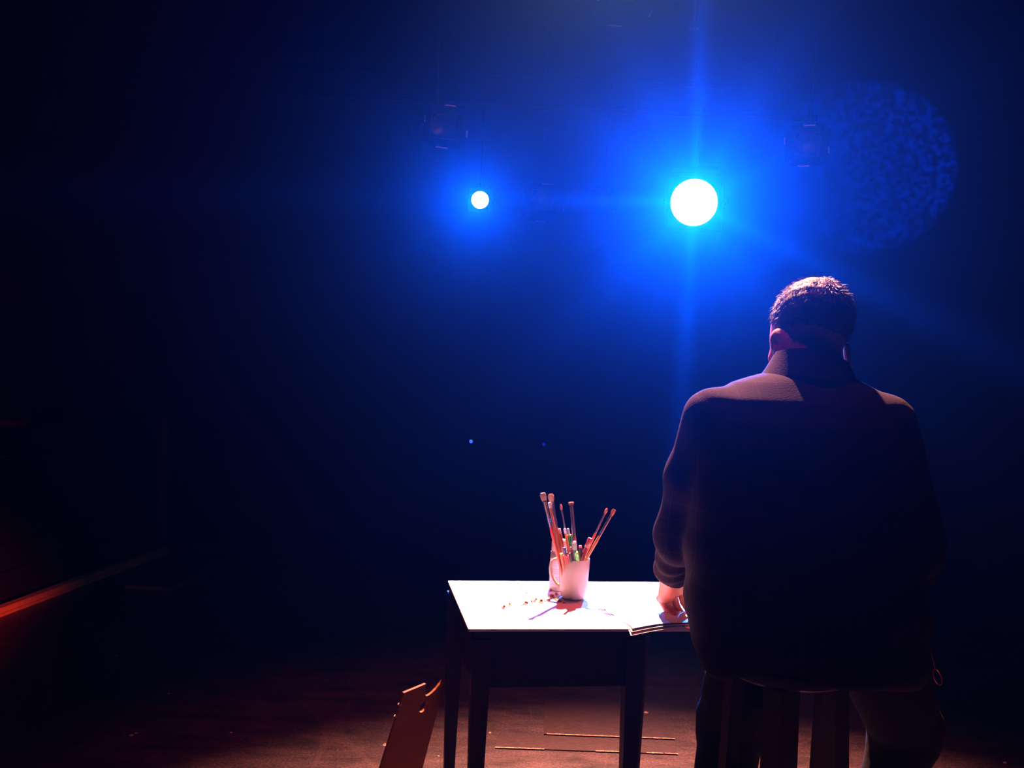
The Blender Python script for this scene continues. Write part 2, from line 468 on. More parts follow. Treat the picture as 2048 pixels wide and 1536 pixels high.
# ------------------------------------------------------------------ thin hardboard sheets lying on the floor
def floor_sheet(name, pts, label, segs):
    r = thing(name, label, 'floor sheet', (sum(p[0] for p in pts) / 4, sum(p[1] for p in pts) / 4, 0), group='hardboard sheets on the stage floor')
    g = G(); g.prism(pts, .004, lambda u, v, w: Vector((u, v, w))); obj('sheet', g, M['mat_sheet'], r, smooth=False)
    a = Vector((*pts[0], .0045)); b = Vector((*pts[1], .0045))
    rnd = random.Random(len(pts) + int(pts[0][0] * 1000))
    for s0, s1 in segs:
        t = s0; g = G()
        while t < s1:
            w = rnd.uniform(.008, .03)
            c = a.lerp(b, t + w / 2); g.box(c, ((b - a).length * w, rnd.uniform(.0035, .008), rnd.uniform(.0015, .003)), rotz(math.atan2(b.y - a.y, b.x - a.x) + rnd.uniform(-.05, .05)), .0008)
            t += w + rnd.choice((.0, .0, -.002, .0015))
        tag(obj('chipped_edge', g, M['worn_edge'], r, smooth=False), 'chipped bare edge glinting in the light')


floor_sheet('hardboard_sheet', [(.173, 3.616), (.655, 3.623), (.66, 4.02), (.185, 4.01)], 'thin worn hardboard sheet on the floor seen furthest back under the table', [(.02, .99)])
floor_sheet('hardboard_sheet', [(-.004, 3.469), (.641, 3.482), (.650, 3.606), (.004, 3.598)], 'long narrow hardboard sheet on the floor nearest the table legs', [(.0, .27), (.55, .78), (.83, .90), (.93, 1.0)])

# pale specks on the floor (plaster crumbs)
for px, py, s in ((233, 1313, .010), (337, 1388, .007), (262, 1473, .012), (272, 1468, .008), (462, 1466, .006), (770, 1490, .008), (778, 1487, .008), (1292, 1427, .012), (980, 1466, .006), (2010, 1526, .008), (1870, 1516, .005), (877, 1513, .005)):
    d = FW + CR * (px - 1024) / FPX + CU * (768 - py) / FPX; t = -CAM_H / d[2]; X, Y = d[0] * t, d[1] * t
    g = G(); rr = [s * random.uniform(.6, 1.1) for _ in range(4)]
    g.lathe([(0, .0), (rr[0], .0005), (rr[1] * .9, s * .35), (rr[2] * .4, s * .6), (0, s * .62)], (X, Y, 0), 7)
    side = 'far left of the table' if px < 500 else ('near the leaning palette' if px < 900 else ('beyond the table legs' if px < 1400 else 'far right beyond the stool'))
    single('plaster_crumb', g, M['grit'], 'tiny pale crumb on the stage floor ' + side, 'crumb', 'pale crumbs scattered on the floor ' + side, smooth=False)

# ------------------------------------------------------------------ lighting pipes and lamps
def aim(d, upv=Vector((0, 0, 1))):
    z = Vector(d).normalized(); x = upv.cross(z).normalized(); y = z.cross(x)
    return Matrix((x, y, z)).transposed()


def pipe(x0, x1, y, z, label):
    t = thing('lighting_pipe', label, 'lighting pipe', ((x0 + x1) / 2, y, z), group=None)
    obj('pipe_tube', G().tube([(x0, y, z), (x1, y, z)], .024, 16), M['metal_black'], t)
    for k in range(3):
        x = x0 + (x1 - x0) * (.08 + .42 * k)
        obj('hanger', G().tube([(x, y, z), (x, y, 4.6)], .008, 8), M['metal_black'], t)


PZ1 = 3.02
pipe(-1.6, 1.9, 6.5, PZ1, 'black lighting pipe across the room carrying the two lit blue lamps')
pipe(-1.8, 1.5, 7.25, 3.42, 'black lighting pipe nearest the back wall with unlit lamps')


def fresnel(c, d, R, pipe_z, pipe_y, lens_mat, label, name='fresnel_lamp', group=None, length=.30, edges=False, doors=True):
    """theatre lamp: can, lens, colour frame, four barn doors, yoke and hook clamp"""
    c = Vector(c); rot = aim(d); d = Vector(d).normalized()
    t = thing(name, label, 'stage lamp', tuple(c), group=group)
    W = lambda x, y, z: c + rot @ Vector((x, y, z))
    g = G(); g.lathe([(0, -length), (R * .7, -length), (R * .98, -length * .85), (R * 1.08, -length * .3), (R * 1.12, -.02), (R * 1.12, .0), (R * 1.02, .0), (R * 1.02, -.03), (0, -.03)], c, 36, rot)
    for k in range(5):
        z = -length * (.35 + .1 * k); g.lathe([(R * 1.06, z), (R * 1.13, z + .004), (R * 1.13, z + .010), (R * 1.06, z + .014)], c, 36, rot)
    obj('lamp_housing', g, M['metal_black'], t)
    g = G(); g.lathe([(0, .006), (R * .5, .004), (R, -.006), (R, -.02), (0, -.02)], c, 40, rot); obj('lens', g, lens_mat, t)
    g = G(); s = R * 1.2
    for a in range(4):
        an = a * math.pi / 2; off = Vector((math.cos(an) * s, math.sin(an) * s, .012 if doors else -.03))
        g.box(c + rot @ off, (.022, 2 * s + .022, .014), rot @ Matrix.Rotation(an, 3, 'Z'), .002)
    obj('colour_frame', g, M['metal_black'], t, smooth=False)
    for a in range(4 if doors else 0):
        an = a * math.pi / 2; ops = R_(58 if a % 2 else 50); Ld = R * 1.25
        ax = rot @ Matrix.Rotation(an, 3, 'Z')
        hinge = c + ax @ Vector((s, 0, .02)); dirv = ax @ Vector((math.cos(ops), 0, math.sin(ops))); side = ax @ Vector((0, 1, 0)); nrm = dirv.cross(side)
        w0, w1 = s * .92, s * 1.25
        g = G(); g.prism([(-w0, 0), (w0, 0), (w1, Ld), (-w1, Ld)], .002, lambda u, v, w: hinge + side * u + dirv * v + nrm * w)
        bd = obj('barn_door', g, M['metal_black'], t, smooth=False)
        if edges:
            g = G(); g.tube([hinge + side * -w1 * .5 + dirv * Ld, hinge + side * w1 * (.2 if a % 2 else -.1) + dirv * Ld], .0042, 8); obj('bare_rim', g, M['chrome'], bd)
    # yoke
    hw = R * 1.22; piv = -length * .45; pc = W(0, 0, piv)
    xl = rot @ Vector((1, 0, 0)); top = Vector((pc.x, pc.y, pc.z + R * 1.55))
    g = G(); pts = [pc - xl * hw, pc - xl * hw + Vector((0, 0, R * 1.2)), top - xl * hw * .8 + Vector((0, 0, .0)), top + xl * hw * .8, pc + xl * hw + Vector((0, 0, R * 1.2)), pc + xl * hw]
    g.tube(pts, .011, 8, flat=.4); obj('yoke', g, M['metal_black'], t)
    for sgn in (-1, 1):
        g = G(); g.lathe([(0, 0), (.022, 0), (.022, .02), (.012, .03), (0, .03)], pc + xl * hw * sgn, 12, aim(xl * sgn)); obj('tilt_knob', g, M['metal_black'], t)
    g = G(); g.tube([top, Vector((top.x, pipe_y, pipe_z))], .010, 8)
    hk = Vector((top.x, pipe_y, pipe_z)); pts = [hk + Vector((0, .034 * math.cos(a), .034 * math.sin(a))) for a in [R_(q) for q in range(-90, 181, 30)]]
    g.tube(pts, .006, 6); obj('hook_clamp', g, M['steel'] if edges else M['metal_black'], t)
    return t


fresnel(BIG, cam_p - BIG, .150, PZ1, 6.5, M['lens_big'], 'large lit blue stage lamp glaring above the seated person', length=.34, doors=False)
fresnel(SMALL, Vector((-.35, 0, 1.2)) - SMALL, .056, PZ1, 6.5, M['lens_small'], 'smaller lit blue stage lamp glaring left of the large one', length=.20, doors=False)
fresnel(at(884, 252, 4.75), (.35, -1, -.25), .052, 3.2, 4.8, M['lens_off'], 'unlit stage lamp glinting up left of the smaller blue lamp', name='spot_lamp', edges=True)
fresnel(at(1615, 288, 4.75), (-.35, -1, -.35), .050, 3.2, 4.8, M['lens_off'], 'unlit stage lamp glinting up right of the large blue lamp', name='spot_lamp', edges=True)
fresnel((.17, 7.42, 2.56), (.05, -1, -.35), .075, 3.42, 7.25, M['lens_off'], 'unlit stage lamp hanging between the two lit blue lamps', name='spot_lamp', edges=True)
fresnel((.62, 7.42, 2.58), (-.05, -1, -.3), .05, 3.42, 7.25, M['lens_off'], 'small unlit stage lamp just left of the large blue lamp', name='spot_lamp')
# overhead: lamp at the top edge of the picture and the key lamp above the table (outside the frame)
pipe(-.8, 2.1, 4.8, 3.2, 'black lighting pipe high up between the table and the blue lamps')
pipe(-1.3, 2.2, 5.05, 3.75, 'black lighting pipe overhead between the table and the blue lamps')
fresnel((.47, 5.0, 3.22), (.1, -.5, -1), .070, 3.75, 5.05, M['lens_off'], 'unlit stage lamp catching red light at the top edge', name='spot_lamp', edges=True, length=.2)
fresnel(KEY + Vector((0, 1.8, 2.6)).normalized() * .05, Vector((0.35, 2.45, .75)) - KEY, .09, 4.5, 4.95, M['lens_off'], 'overhead warm stage lamp shining down on the white board', name='key_lamp', length=.28)
pipe(-1.3, 2.2, 4.95, 4.5, 'black lighting pipe overhead carrying the warm lamp above the table')

# hanging cable with a conical socket
pc = at(1388, 57, 4.5)
t = thing('hanging_socket', 'thin hanging cable with a conical lamp socket above the large blue lamp', 'hanging lamp', (pc.x, pc.y, pc.z))
M['cable'] = mat('grey_cable', (.16, .11, .11), .5, var=.2)
obj('cable', G().tube([(pc.x, pc.y, 4.6), (pc.x + .002, pc.y, 3.6), (pc.x, pc.y, pc.z + .075)], .0032, 8), M['cable'], t)
g = G(); g.lathe([(.004, .085), (.006, .08), (.007, .055), (.010, .035), (.011, .028), (0, .028)], (pc.x, pc.y, pc.z), 20); obj('socket', g, M['cable'], t)
M['cone_dark'] = mat('dull_cone', (.11, .09, .10), .45, var=.2)
g = G(); g.lathe([(.009, .034), (.012, .030), (.018, .0), (.020, -.002), (.018, -.004), (.008, .028)], (pc.x, pc.y, pc.z), 24); obj('cone_shade', g, M['cone_dark'], t)
g = G(); g.lathe([(0, -.035), (.009, -.030), (.012, -.018), (.009, -.002), (.006, .02), (0, .02)], (pc.x, pc.y, pc.z), 18); obj('bulb', g, mat('dark_bulb_glass', (.02, .03, .06), .05, spec=1.0), t)

# two low boxes, each with a glowing blue indicator of unknown source
for (px, py, Y), w, lm, lab in (((942, 883, 7.45), .13, 'led', 'small black equipment box with a bright blue indicator, left of the pair'), ((1088, 889, 7.45), .20, 'led_dim', 'black equipment box with a dim blue indicator, right of the pair')):
    p = at(px, py, Y)
    t = thing('equipment_box', lab, 'equipment box', (p.x, Y + .1, 0))
    obj('cabinet_body', G().box((p.x, Y + .08, .40), (.34, .14, .80), None, .006), M['black'], t, smooth=False)
    obj('indicator', G().lathe([(0, .006), (.011, .004), (.014, -.004), (0, -.004)], (p.x, Y + .007, p.z), 14, aim((0, -1, 0))), M[lm], t)

# ------------------------------------------------------------------ table, board, papers
BY = R_(9.3)
bo = Vector((-.075, 2.265, 0)); bx = Vector((math.cos(BY), math.sin(BY), 0)); by = Vector((-math.sin(BY), math.cos(BY), 0))
# underframe corners (slightly wider at the back)
FLc, FRc = bo + bx * .034 + by * .026, bo + bx * .401 + by * .026
BLc, BRc = bo + bx * .022 + by * .462, Vector((.392, 2.80, 0))
tb = thing('side_table', 'small dark wooden table with tapering legs under the white board', 'table', tuple(((FLc + BRc) / 2).xy.to_3d()), BY)
g = G(); g.prism([tuple((p).xy) for p in (FLc - bx * .018 - by * .018, FRc + bx * .022 - by * .018, BRc + bx * .02 + by * .02, BLc - bx * .018 + by * .02)], .020, lambda u, v, w: Vector((u, v, .722 + w)))
obj('table_top', g, M['dark_wood'], tb, smooth=False)
for a, b in ((FLc, FRc), (BLc, BRc), (FLc, BLc), (FRc, BRc)):
    d = b - a; c = (a + b) / 2
    c.z = (.608 + .722) / 2
    obj('apron', G().box(c, (d.length, .020, .114), rotz(math.atan2(d.y, d.x))), M['dark_wood'], tb, smooth=False)
for p in (FLc, FRc, BLc, BRc):
    g = G(); vs = []; zs = [0, .15, .30, .45, .60, .722]
    for z in zs:
        w = (.020 + .036 * z) / 2
        for sx, sy in ((-1, -1), (1, -1), (1, 1), (-1, 1)): vs.append(p + bx * sx * w + by * sy * w + Vector((0, 0, z)))
    fs = [(0, 1, 2, 3)[::-1], tuple(20 + k for k in range(4))] + [(i * 4 + k, i * 4 + (k + 1) % 4, (i + 1) * 4 + (k + 1) % 4, (i + 1) * 4 + k) for i in range(5) for k in range(4)]
    g.add(vs, fs); obj('leg', g, M['dark_wood'], tb, smooth=False)

ZB = .750
bd = thing('drawing_board', 'bright white drawing board lying on the small table under the lamp', 'drawing board', tuple((bo + bx * .3 + by * .24).xy.to_3d() + Vector((0, 0, .742))), BY)
g = G(); cc = bo + bx * .305 + by * .2435; cc.z = .746
obj('board_panel', g.box(cc, (.61, .487, .008), rotz(BY), .0015), M['board_white'], bd, smooth=False)


def on_board(px, py, z=ZB):
    d = FW + CR * (px - 1024) / FPX + CU * (768 - py) / FPX; t = (z - CAM_H) / d[2]
    return Vector((d[0] * t, d[1] * t, z))


def pencil(pts, m, w=.0006):
    g = G(); P_ = [on_board(*p, ZB + .0002) for p in pts]; g.tube(P_, w, 5, flat=1); return g


g = G()
for ln in ([(1215, 1192), (1250, 1187), (1290, 1185), (1305, 1187), (1318, 1195)], [(1230, 1212), (1232, 1200)], [(1240, 1198), (1262, 1200), (1262, 1210)], [(1294, 1206), (1296, 1214)], [(1300, 1206), (1316, 1203)], [(1001, 1180), (1003, 1190)], [(1000, 1198), (1004, 1206)]):
    g = G(); P_ = [on_board(*p, ZB + .0002) for p in ln]; g.tube(P_, .0005, 5); obj('pencil_stroke', g, M['pencil_line'], bd)
obj('pink_stroke', pencil([(1178, 1211), (1195, 1217), (1212, 1224)], None), M['pink_line'], bd)

# pad of loose paper curling over the front edge
pad_rot = R_(18)
pu = Vector((math.cos(pad_rot), math.sin(pad_rot), 0)); pv = Vector((-math.sin(pad_rot), math.cos(pad_rot), 0))
pc0 = on_board(1265, 1258); pc0.z = 0


def sheet(k, lab):
    g = G(); n, m_ = 26, 14; W_, H_ = .215, .20; th = .0005
    off = pu * (-.004 * k) + pv * (-.0048 * k)
    top, bot = [], []
    zb = ZB + .0012 + .0016 * (2 - k)
    for i in range(n + 1):
        for j in range(m_ + 1):
            u = W_ * i / n; v = H_ * j / m_
            p = pc0 + off + pu * u + pv * v
            over = (bo - p).dot(by)       # distance beyond the board's front edge
            q = Vector((p.x, p.y, zb))
            q.z += .006 * math.sin(u / W_ * math.pi) * math.exp(-v / .05) - .003 * k * math.exp(-v / .02)
            if over > -.004: q.z -= min(.02, (over + .004) ** 1.2 * .9)
            top.append(q)
    N0 = len(top); vs = top + [t_ - Vector((0, 0, th)) for t_ in top]; fs = []
    idx = lambda i, j: i * (m_ + 1) + j
    for i in range(n):
        for j in range(m_):
            f = (idx(i, j), idx(i + 1, j), idx(i + 1, j + 1), idx(i, j + 1)); fs.append(f); fs.append(tuple(a + N0 for a in f[::-1]))
    ring = [idx(i, 0) for i in range(n + 1)] + [idx(n, j) for j in range(1, m_ + 1)] + [idx(i, m_) for i in range(n - 1, -1, -1)] + [idx(0, j) for j in range(m_ - 1, 0, -1)]
    for a in range(len(ring)):
        b = ring[(a + 1) % len(ring)]; fs.append((ring[a], ring[a] + N0, b + N0, b))
    g.add(vs, fs)
    return single('paper_sheet', g, M['paper'], lab, 'paper', 'curling paper sheets under the hand')


sheet(0, 'topmost curling white paper sheet under the drawing hand')
sheet(1, 'middle curling paper sheet of the three at the board edge')
sheet(2, 'lowest curling paper sheet drooping over the board front edge')

# ------------------------------------------------------------------ mug with brushes and pens
MC = Vector((.184, 2.602, ZB))
mg = thing('coffee_mug', 'white mug crammed with brushes and markers on the board', 'mug', tuple(MC))
g = G(); g.lathe([(0, .0), (.024, .0), (.0275, .0015), (.0315, .006), (.0355, .025), (.0385, .050), (.0400, .080), (.0408, .104), (.0402, .1065), (.0385, .1058), (.0378, .102), (.0370, .078), (.0352, .048), (.0318, .025), (.026, .008), (0, .006)], MC, 56)
obj('mug_body', g, M['ceramic'], mg)
hdir = Vector((-.97, .25, 0))
hp = [(.034, .0985), (.044, .1000), (.054, .0965), (.0605, .088), (.0625, .074), (.060, .058), (.054, .044), (.045, .034), (.0335, .028)]
g = G(); g.tube([MC + hdir * a + Vector((0, 0, b)) for a, b in hp], [.0060, .0056, .0054, .0053, .0052, .0052, .0052, .0055, .0062], 12, flat=1.35, upv=(0, 0, 1))
obj('mug_handle', g, M['ceramic'], mg)


def clampbot(p, r=.024):
    """foot of a stick: keep it inside the mug"""
    q = Vector(p); d = Vector((q.x - MC.x, q.y - MC.y, 0))
    if d.length > r: d = d * (r / d.length)
    return Vector((MC.x + d.x, MC.y + d.y, max(q.z, ZB + .011)))


def brush(tip, ytip, rim, yrim, hmat, bmat, wr=.0035, fer=.28, bl=.10, wide=1.0, lab='', tipshape='round'):
    """tip / rim are measured image points of the brush's head and where it crosses the mug rim"""
    T = at(*tip, ytip); Rm = at(*rim, yrim)
    d = (T - Rm).normalized(); L_ = (T - Rm).length
    B = clampbot(Rm - d * (.085 / max(.2, d.z)))
    d = (T - B).normalized(); L_ = (T - B).length
    t = thing('paint_brush', lab, 'paintbrush', tuple(B), group='paintbrushes in the mug')
    P_ = lambda s: B + d * L_ * s
    fs_ = 1 - bl - fer; fe_ = 1 - bl
    obj('handle', G().tube([P_(0), P_(.15), P_(fs_ * .6), P_(fs_ * .88), P_(fs_)], [wr * .45, wr * .7, wr * .95, wr * 1.15, wr * .9], 10, upv=(1, 0, 0)), hmat, t)
    g = G(); g.tube([P_(fs_ - .01), P_(fs_ + fer * .5), P_(fe_)], [wr * .95, wr * .95, wr * 1.0 * max(1, wide * .8)], 12, upv=(1, 0, 0))
    for q in (.15, .25): g.tube([P_(fs_ + fer * q - .002), P_(fs_ + fer * q + .002)], wr * 1.12, 12, upv=(1, 0, 0))
    obj('ferrule', g, M['ferrule'], t)
    g = G()
    if wide > 1:
        g.tube([P_(fe_ - .01), P_(fe_ + bl * .4), P_(fe_ + bl * .85), P_(1)], [wr * .9 * wide * .8, wr * wide * 1.1, wr * wide * 1.15, wr * wide * .75], 12, flat=.45, upv=(1, 0, 0))
    else:
        g.tube([P_(fe_ - .01), P_(fe_ + bl * .35), P_(fe_ + bl * .75), P_(1)], [wr * .8, wr * 1.25, wr * 1.1, wr * .25], 12, upv=(1, 0, 0))
    obj('bristles', g, bmat, t)
    return t


brush((1085, 986), 2.56, (1115, 1120), 2.575, M['handle_red'], M['bristle'], .0042, .24, .085, 1.7, 'red handled flat brush leaning furthest left in the mug')
brush((1101, 988), 2.60, (1124, 1120), 2.590, M['handle_orange'], M['bristle'], .0044, .24, .085, 1.6, 'orange handled flat brush with pale bristles beside the red one')
brush((1121, 1008), 2.64, (1140, 1115), 2.620, M['handle_orange'], M['bristle_red'], .0028, .30, .07, 1.0, 'thin brush with short red bristles near the mug centre')
brush((1142, 1004), 2.60, (1155, 1118), 2.585, M['handle_red'], M['bristle_red'], .0050, .36, .03, 1.3, 'thick upright brush with a long metal ferrule at the mug centre')
brush((1215, 1016), 2.63, (1166, 1120), 2.61, M['handle_orange'], M['bristle_red'], .0030, .22, .07, 1.0, 'inner of the two slender brushes leaning right')
brush((1229, 1019), 2.59, (1172, 1119), 2.585, M['handle_wood'], M['bristle_red'], .0036, .24, .08, 1.3, 'outer and outermost brush leaning right out of the mug')


def stick(tip, yt, rim, yr, r, segs, name, lab, cat, group=None, end='flat'):
    """pen / marker / pencil: segs = [(part, from, to, material, radius factor)] measured as fractions from the foot"""
    T = at(*tip, yt); Rm = at(*rim, yr); d = (T - Rm).normalized()
    B = clampbot(Rm - d * (.085 / max(.2, d.z))); L_ = (T - B).length; d = (T - B).normalized()
    t = thing(name, lab, cat, tuple(B), group=group)
    for pn, a, b, m, k in segs:
        P0, P1 = B + d * L_ * a, B + d * L_ * b
        g = G(); e = min(.0015, L_ * (b - a) * .2)
        g.tube([P0, P0 + d * e, P1 - d * e, P1], [r * k * .85, r * k, r * k, r * k * .85], 14)
        obj(pn, g, m, t)
    return t


MK = 'markers and pens in the mug'
stick((1098.5, 1005), 2.575, (1121, 1118), 2.585, .0036, [('barrel', 0, .94, M['handle_wood'], 1), ('end_cap', .94, 1, M['cap_white'], 1.05)], 'wooden_pencil', 'pale wooden stick with a white end between the two flat brushes', 'pencil')
stick((1118.5, 1057), 2.60, (1131, 1118), 2.60, .0036, [('barrel', 0, .92, M['handle_orange'], 1), ('end_cap', .92, 1, M['cap_white'], 1.0)], 'orange_pen', 'orange pen with a white end, left of the mug centre', 'pen', MK)
stick((1129, 1057), 2.62, (1141, 1118), 2.615, .0034, [('barrel', 0, .92, M['handle_orange'], 1), ('end_cap', .92, 1, M['cap_white'], 1.0)], 'orange_pen', 'orange pen with a white end, right beside the green marker', 'pen', MK)
stick((1135.5, 1057), 2.60, (1149, 1120), 2.60, .0056, [('barrel', 0, .56, M['cap_white'], .95), ('cap', .56, .90, M['green'], 1.0), ('ring', .88, .905, M['yellow'], 1.04), ('tail', .905, 1, M['cap_white'], .55)], 'green_marker', 'marker with a dark green cap and white tip', 'marker', MK)
stick((1147.5, 1083), 2.565, (1154, 1120), 2.570, .0058, [('barrel', 0, .84, M['mint'], .95), ('cap', .84, .97, M['mint'], 1.0), ('cap_top', .96, 1, M['cap_white'], 1.08)], 'mint_marker', 'pale mint marker with a white top in front', 'marker', MK)
stick((1152.5, 1104), 2.558, (1156, 1120), 2.566, .0046, [('barrel', 0, .88, M['lime'], 1.0), ('cap', .88, 1, M['lime'], 1.08)], 'lime_marker', 'short bright lime green marker at the mug rim', 'marker', MK)
stick((1160.5, 1091), 2.60, (1164, 1120), 2.60, .0050, [('barrel', 0, .95, M['blackpl'], 1.0), ('cap_top', .95, 1, M['pink'], .8)], 'black_marker', 'black marker with a pinkish top right of the mint one', 'marker', MK)
stick((1180.5, 1076), 2.60, (1168, 1108), 2.60, .0062, [('barrel', 0, .80, M['maroon'], .9), ('clip_band', .80, .84, M['pink'], 1.0), ('cap', .84, 1, M['maroon'], 1.0)], 'maroon_marker', 'maroon capped marker leaning right under the brushes', 'marker', MK)
stick((1128.5, 1095), 2.568, (1131, 1120), 2.572, .0042, [('barrel', 0, .86, M['cap_white'], .9), ('cap', .86, 1, M['blue_cap'], 1.0)], 'blue_marker', 'marker with a dark blue cap low in the mug', 'marker', MK)
stick((1122.5, 1107), 2.562, (1125, 1121), 2.568, .0040, [('barrel', 0, .95, M['handle_orange'], 1.0), ('cap_top', .95, 1, M['yellow'], 1.1)], 'yellow_marker', 'short marker with a yellow top at the left rim', 'marker', MK)
stick((1132.5, 1110), 2.560, (1134, 1121), 2.566, .0044, [('barrel', 0, .93, M['red'], 1.0), ('cap_top', .93, 1, M['red'], .9)], 'red_marker', 'short bright red marker at the mug rim', 'marker', MK)
stick((1141, 1106), 2.562, (1142.5, 1121), 2.566, .0044, [('barrel', 0, 1, M['blackpl'], 1.0)], 'dark_marker', 'short dark capped marker beside the red one', 'marker', MK)
stick((1143, 1094), 2.575, (1146, 1121), 2.572, .0033, [('barrel', 0, .96, M['pink'], 1.0), ('end_cap', .96, 1, M['pink'], 1.1)], 'pink_crayon', 'pale pink crayon left of the mint marker', 'crayon', MK)

# bottle behind the mug
BC = Vector((.1475, 2.69, ZB))
bt = thing('paint_bottle', 'cream squeeze bottle with a dark band standing behind the mug', 'bottle', tuple(BC))
obj('bottle_body', G().lathe([(0, 0), (.020, 0), (.0225, .002), (.0225, .103), (.020, .108), (0, .108)], BC, 36), M['bottle'], bt)
obj('bottle_cap', G().lathe([(.0205, .106), (.0212, .110), (.0205, .132), (.017, .138), (0, .139)], BC, 32), M['bottle'], bt)
lb = obj('bottle_label', G().lathe([(.0228, .012), (.0229, .013), (.0229, .104), (.0228, .105)], BC, 36), M['cap_white'], bt)
obj('dark_band', G().lathe([(.02305, .088), (.0232, .089), (.0232, .103), (.02305, .104)], BC, 36), M['label_dark'], lb)
g = G()
for k, (z, w) in enumerate(((.080, .9), (.075, 1.0), (.070, .8), (.060, .9), (.055, 1.0), (.050, .7), (.038, 1.0), (.033, .6))):
    for q in range(int(7 * w)):
        a0 = math.pi * 1.5 - .75 + q * .2
        g.tube([BC + Vector((.0232 * math.cos(a), .0232 * math.sin(a), z)) for a in (a0, a0 + .07, a0 + .14)], .0006, 4)
obj('small_print', g, M['label_line'], lb)

# pencil shavings and scraps
def shaving(px, py, s, ang, turns, m, lab, grp, name='pencil_shaving', rr=None):
    c = on_board(px, py); g = G(); n = 16; vs = []; w = s * .42
    dx = Vector((math.cos(ang), math.sin(ang), 0)); dy = Vector((-math.sin(ang), math.cos(ang), 0))
    for i in range(n + 1):
        t_ = i / n; a = turns * 2 * math.pi * t_ - 1.2; r = s * (.35 + .25 * t_)
        p = c + dx * (s * .9 * (t_ - .5) + r * .5 * math.cos(a)) + Vector((0, 0, r * .55 + r * .5 * math.sin(a)))
        ww = w * (.6 + .5 * math.sin(t_ * 3 + ang)); z0 = .0006
        for q in (-1, 0, 1):
            zz = .12 * ww * (1 if q == 0 else -0.3) + .0008 * math.sin(9 * t_ + q)
            pp = p + dy * ww * q + Vector((0, 0, zz)); pp.z = max(pp.z, ZB + z0); vs.append(pp)
    fs = []
    for i in range(n):
        for q in range(2): fs.append((i * 3 + q, i * 3 + q + 1, (i + 1) * 3 + q + 1, (i + 1) * 3 + q))
    k = len(vs); vs += [v + Vector((0, 0, .0005)) for v in vs]; fs += [tuple(a + k for a in f[::-1]) for f in fs]
    g.add(vs, fs); single(name, g, m, lab, 'shaving' if name == 'pencil_shaving' else 'scrap', grp)


SG = 'curled pencil shavings left of the mug'
for px, py, s, an, tn in ((1008, 1217, .012, .4, .8), (1020, 1212, .009, 1.9, .6), (1045, 1212, .007, .2, .5), (1052, 1209, .010, .9, .7), (1063, 1206, .011, 2.4, .8), (1071, 1203, .012, .3, .7), (1082, 1206, .010, 1.2, .6),
                          (1088, 1202, .011, 2.8, .8), (1098, 1203, .009, .5, .7), (1103, 1195, .012, 1.6, .8), (1112, 1200, .011, .1, .6), (1112, 1190, .010, 2.2, .8), (1120, 1204, .010, .8, .7), (1127, 1207, .009, 2.0, .6)):
    shaving(px, py, s * 1.35, an, tn, M['shaving'], 'curled orange brown pencil shaving in the loose trail left of the mug', SG)
shaving(1041, 1178, .010, .3, .25, M['yellow_scrap'], 'yellow scrap on the board, further from the shavings', None, name='yellow_scrap')
shaving(1052, 1186, .009, .0, .25, M['yellow_scrap'], 'yellow scrap on the board, nearer the shavings', None, name='yellow_scrap')
g = G(); g.box(on_board(1101, 1181) + Vector((0, 0, .003)), (.013, .005, .005), rotz(.9), .001)
single('violet_chalk_stub', g, M['violet_scrap'], 'small violet chalk stub below the mug handle', 'chalk stub')

# ------------------------------------------------------------------ palette board leaning on the table leg
pal = thing('palette_board', 'brown artist palette with thumb hole leaning upright against the table leg', 'palette', (-.31, 2.73, 0))
TL, TR = at(808, 1386, 2.58), at(894, 1351, 2.715)
BLp, BRp = Vector((-.375, 2.67, .004)), Vector((-.245, 2.815, .004))
eu = (TR - TL); 
def pf(u, v, w):
    a = BLp.lerp(BRp, u); b = TL.lerp(TR, u)
    p = a.lerp(b, v); n = (TR - TL).cross(TL - BLp).normalized()
    if n.y < 0: n = -n
    return p + n * w
out = [(0, 0), (.25, 0), (.5, 0), (.75, 0), (.97, 0), (.99, .3), (.985, .5), (.99, .7), (1.0, .85), (1.005, .93), (1.01, 1.0), (.97, 1.0)]
out += [(.93, .985), (.88, .965), (.80, .938), (.72, .922), (.64, .914), (.59, .918), (.55, .935), (.52, .962), (.505, .99), (.50, 1.0), (.46, 1.001), (.3, 1.0), (.15, 1.0), (0.0, 1.0), (0, .75), (0, .5), (0, .25)]
hole = [(.60 + .085 * math.cos(a), .850 + .032 * math.sin(a)) for a in [2 * math.pi * k / 24 for k in range(24)]]
# build faces with a hole by bmesh triangle fill
import bmesh
bm = bmesh.new()
def loop(pts, w):
    vs_ = [bm.verts.new(pf(u, v, w)) for u, v in pts]; return vs_, [bm.edges.new((vs_[i], vs_[(i + 1) % len(vs_)])) for i in range(len(vs_))]
th = .006
rings = []
for w in (0, th):
    o_, oe = loop(out, w); h_, he = loop(hole, w); bmesh.ops.triangle_fill(bm, use_beauty=True, edges=oe + he); rings.append((o_, h_))
for k in (0, 1):
    a, b = rings[0][k], rings[1][k]
    for i in range(len(a)):
        j = (i + 1) % len(a); bm.faces.new((a[i], a[j], b[j], b[i]))
bm.verts.ensure_lookup_table()
g = G(); g.add([v.co.copy() for v in bm.verts], [tuple(v.index for v in f.verts) for f in bm.faces]) if not bm.verts.index_update() else None
bm.free()
obj('palette_panel', g, M['palette'], pal, smooth=False)
for u, v in ((.02, .93), (.015, .86)):
    g = G(); c = pf(u - .02, v, .003); g.lathe([(0, -.003), (.004, -.002), (.005, 0), (.003, .003), (0, .0035)], c, 8); obj('paint_dab', g, M['paint_blob'], pal)

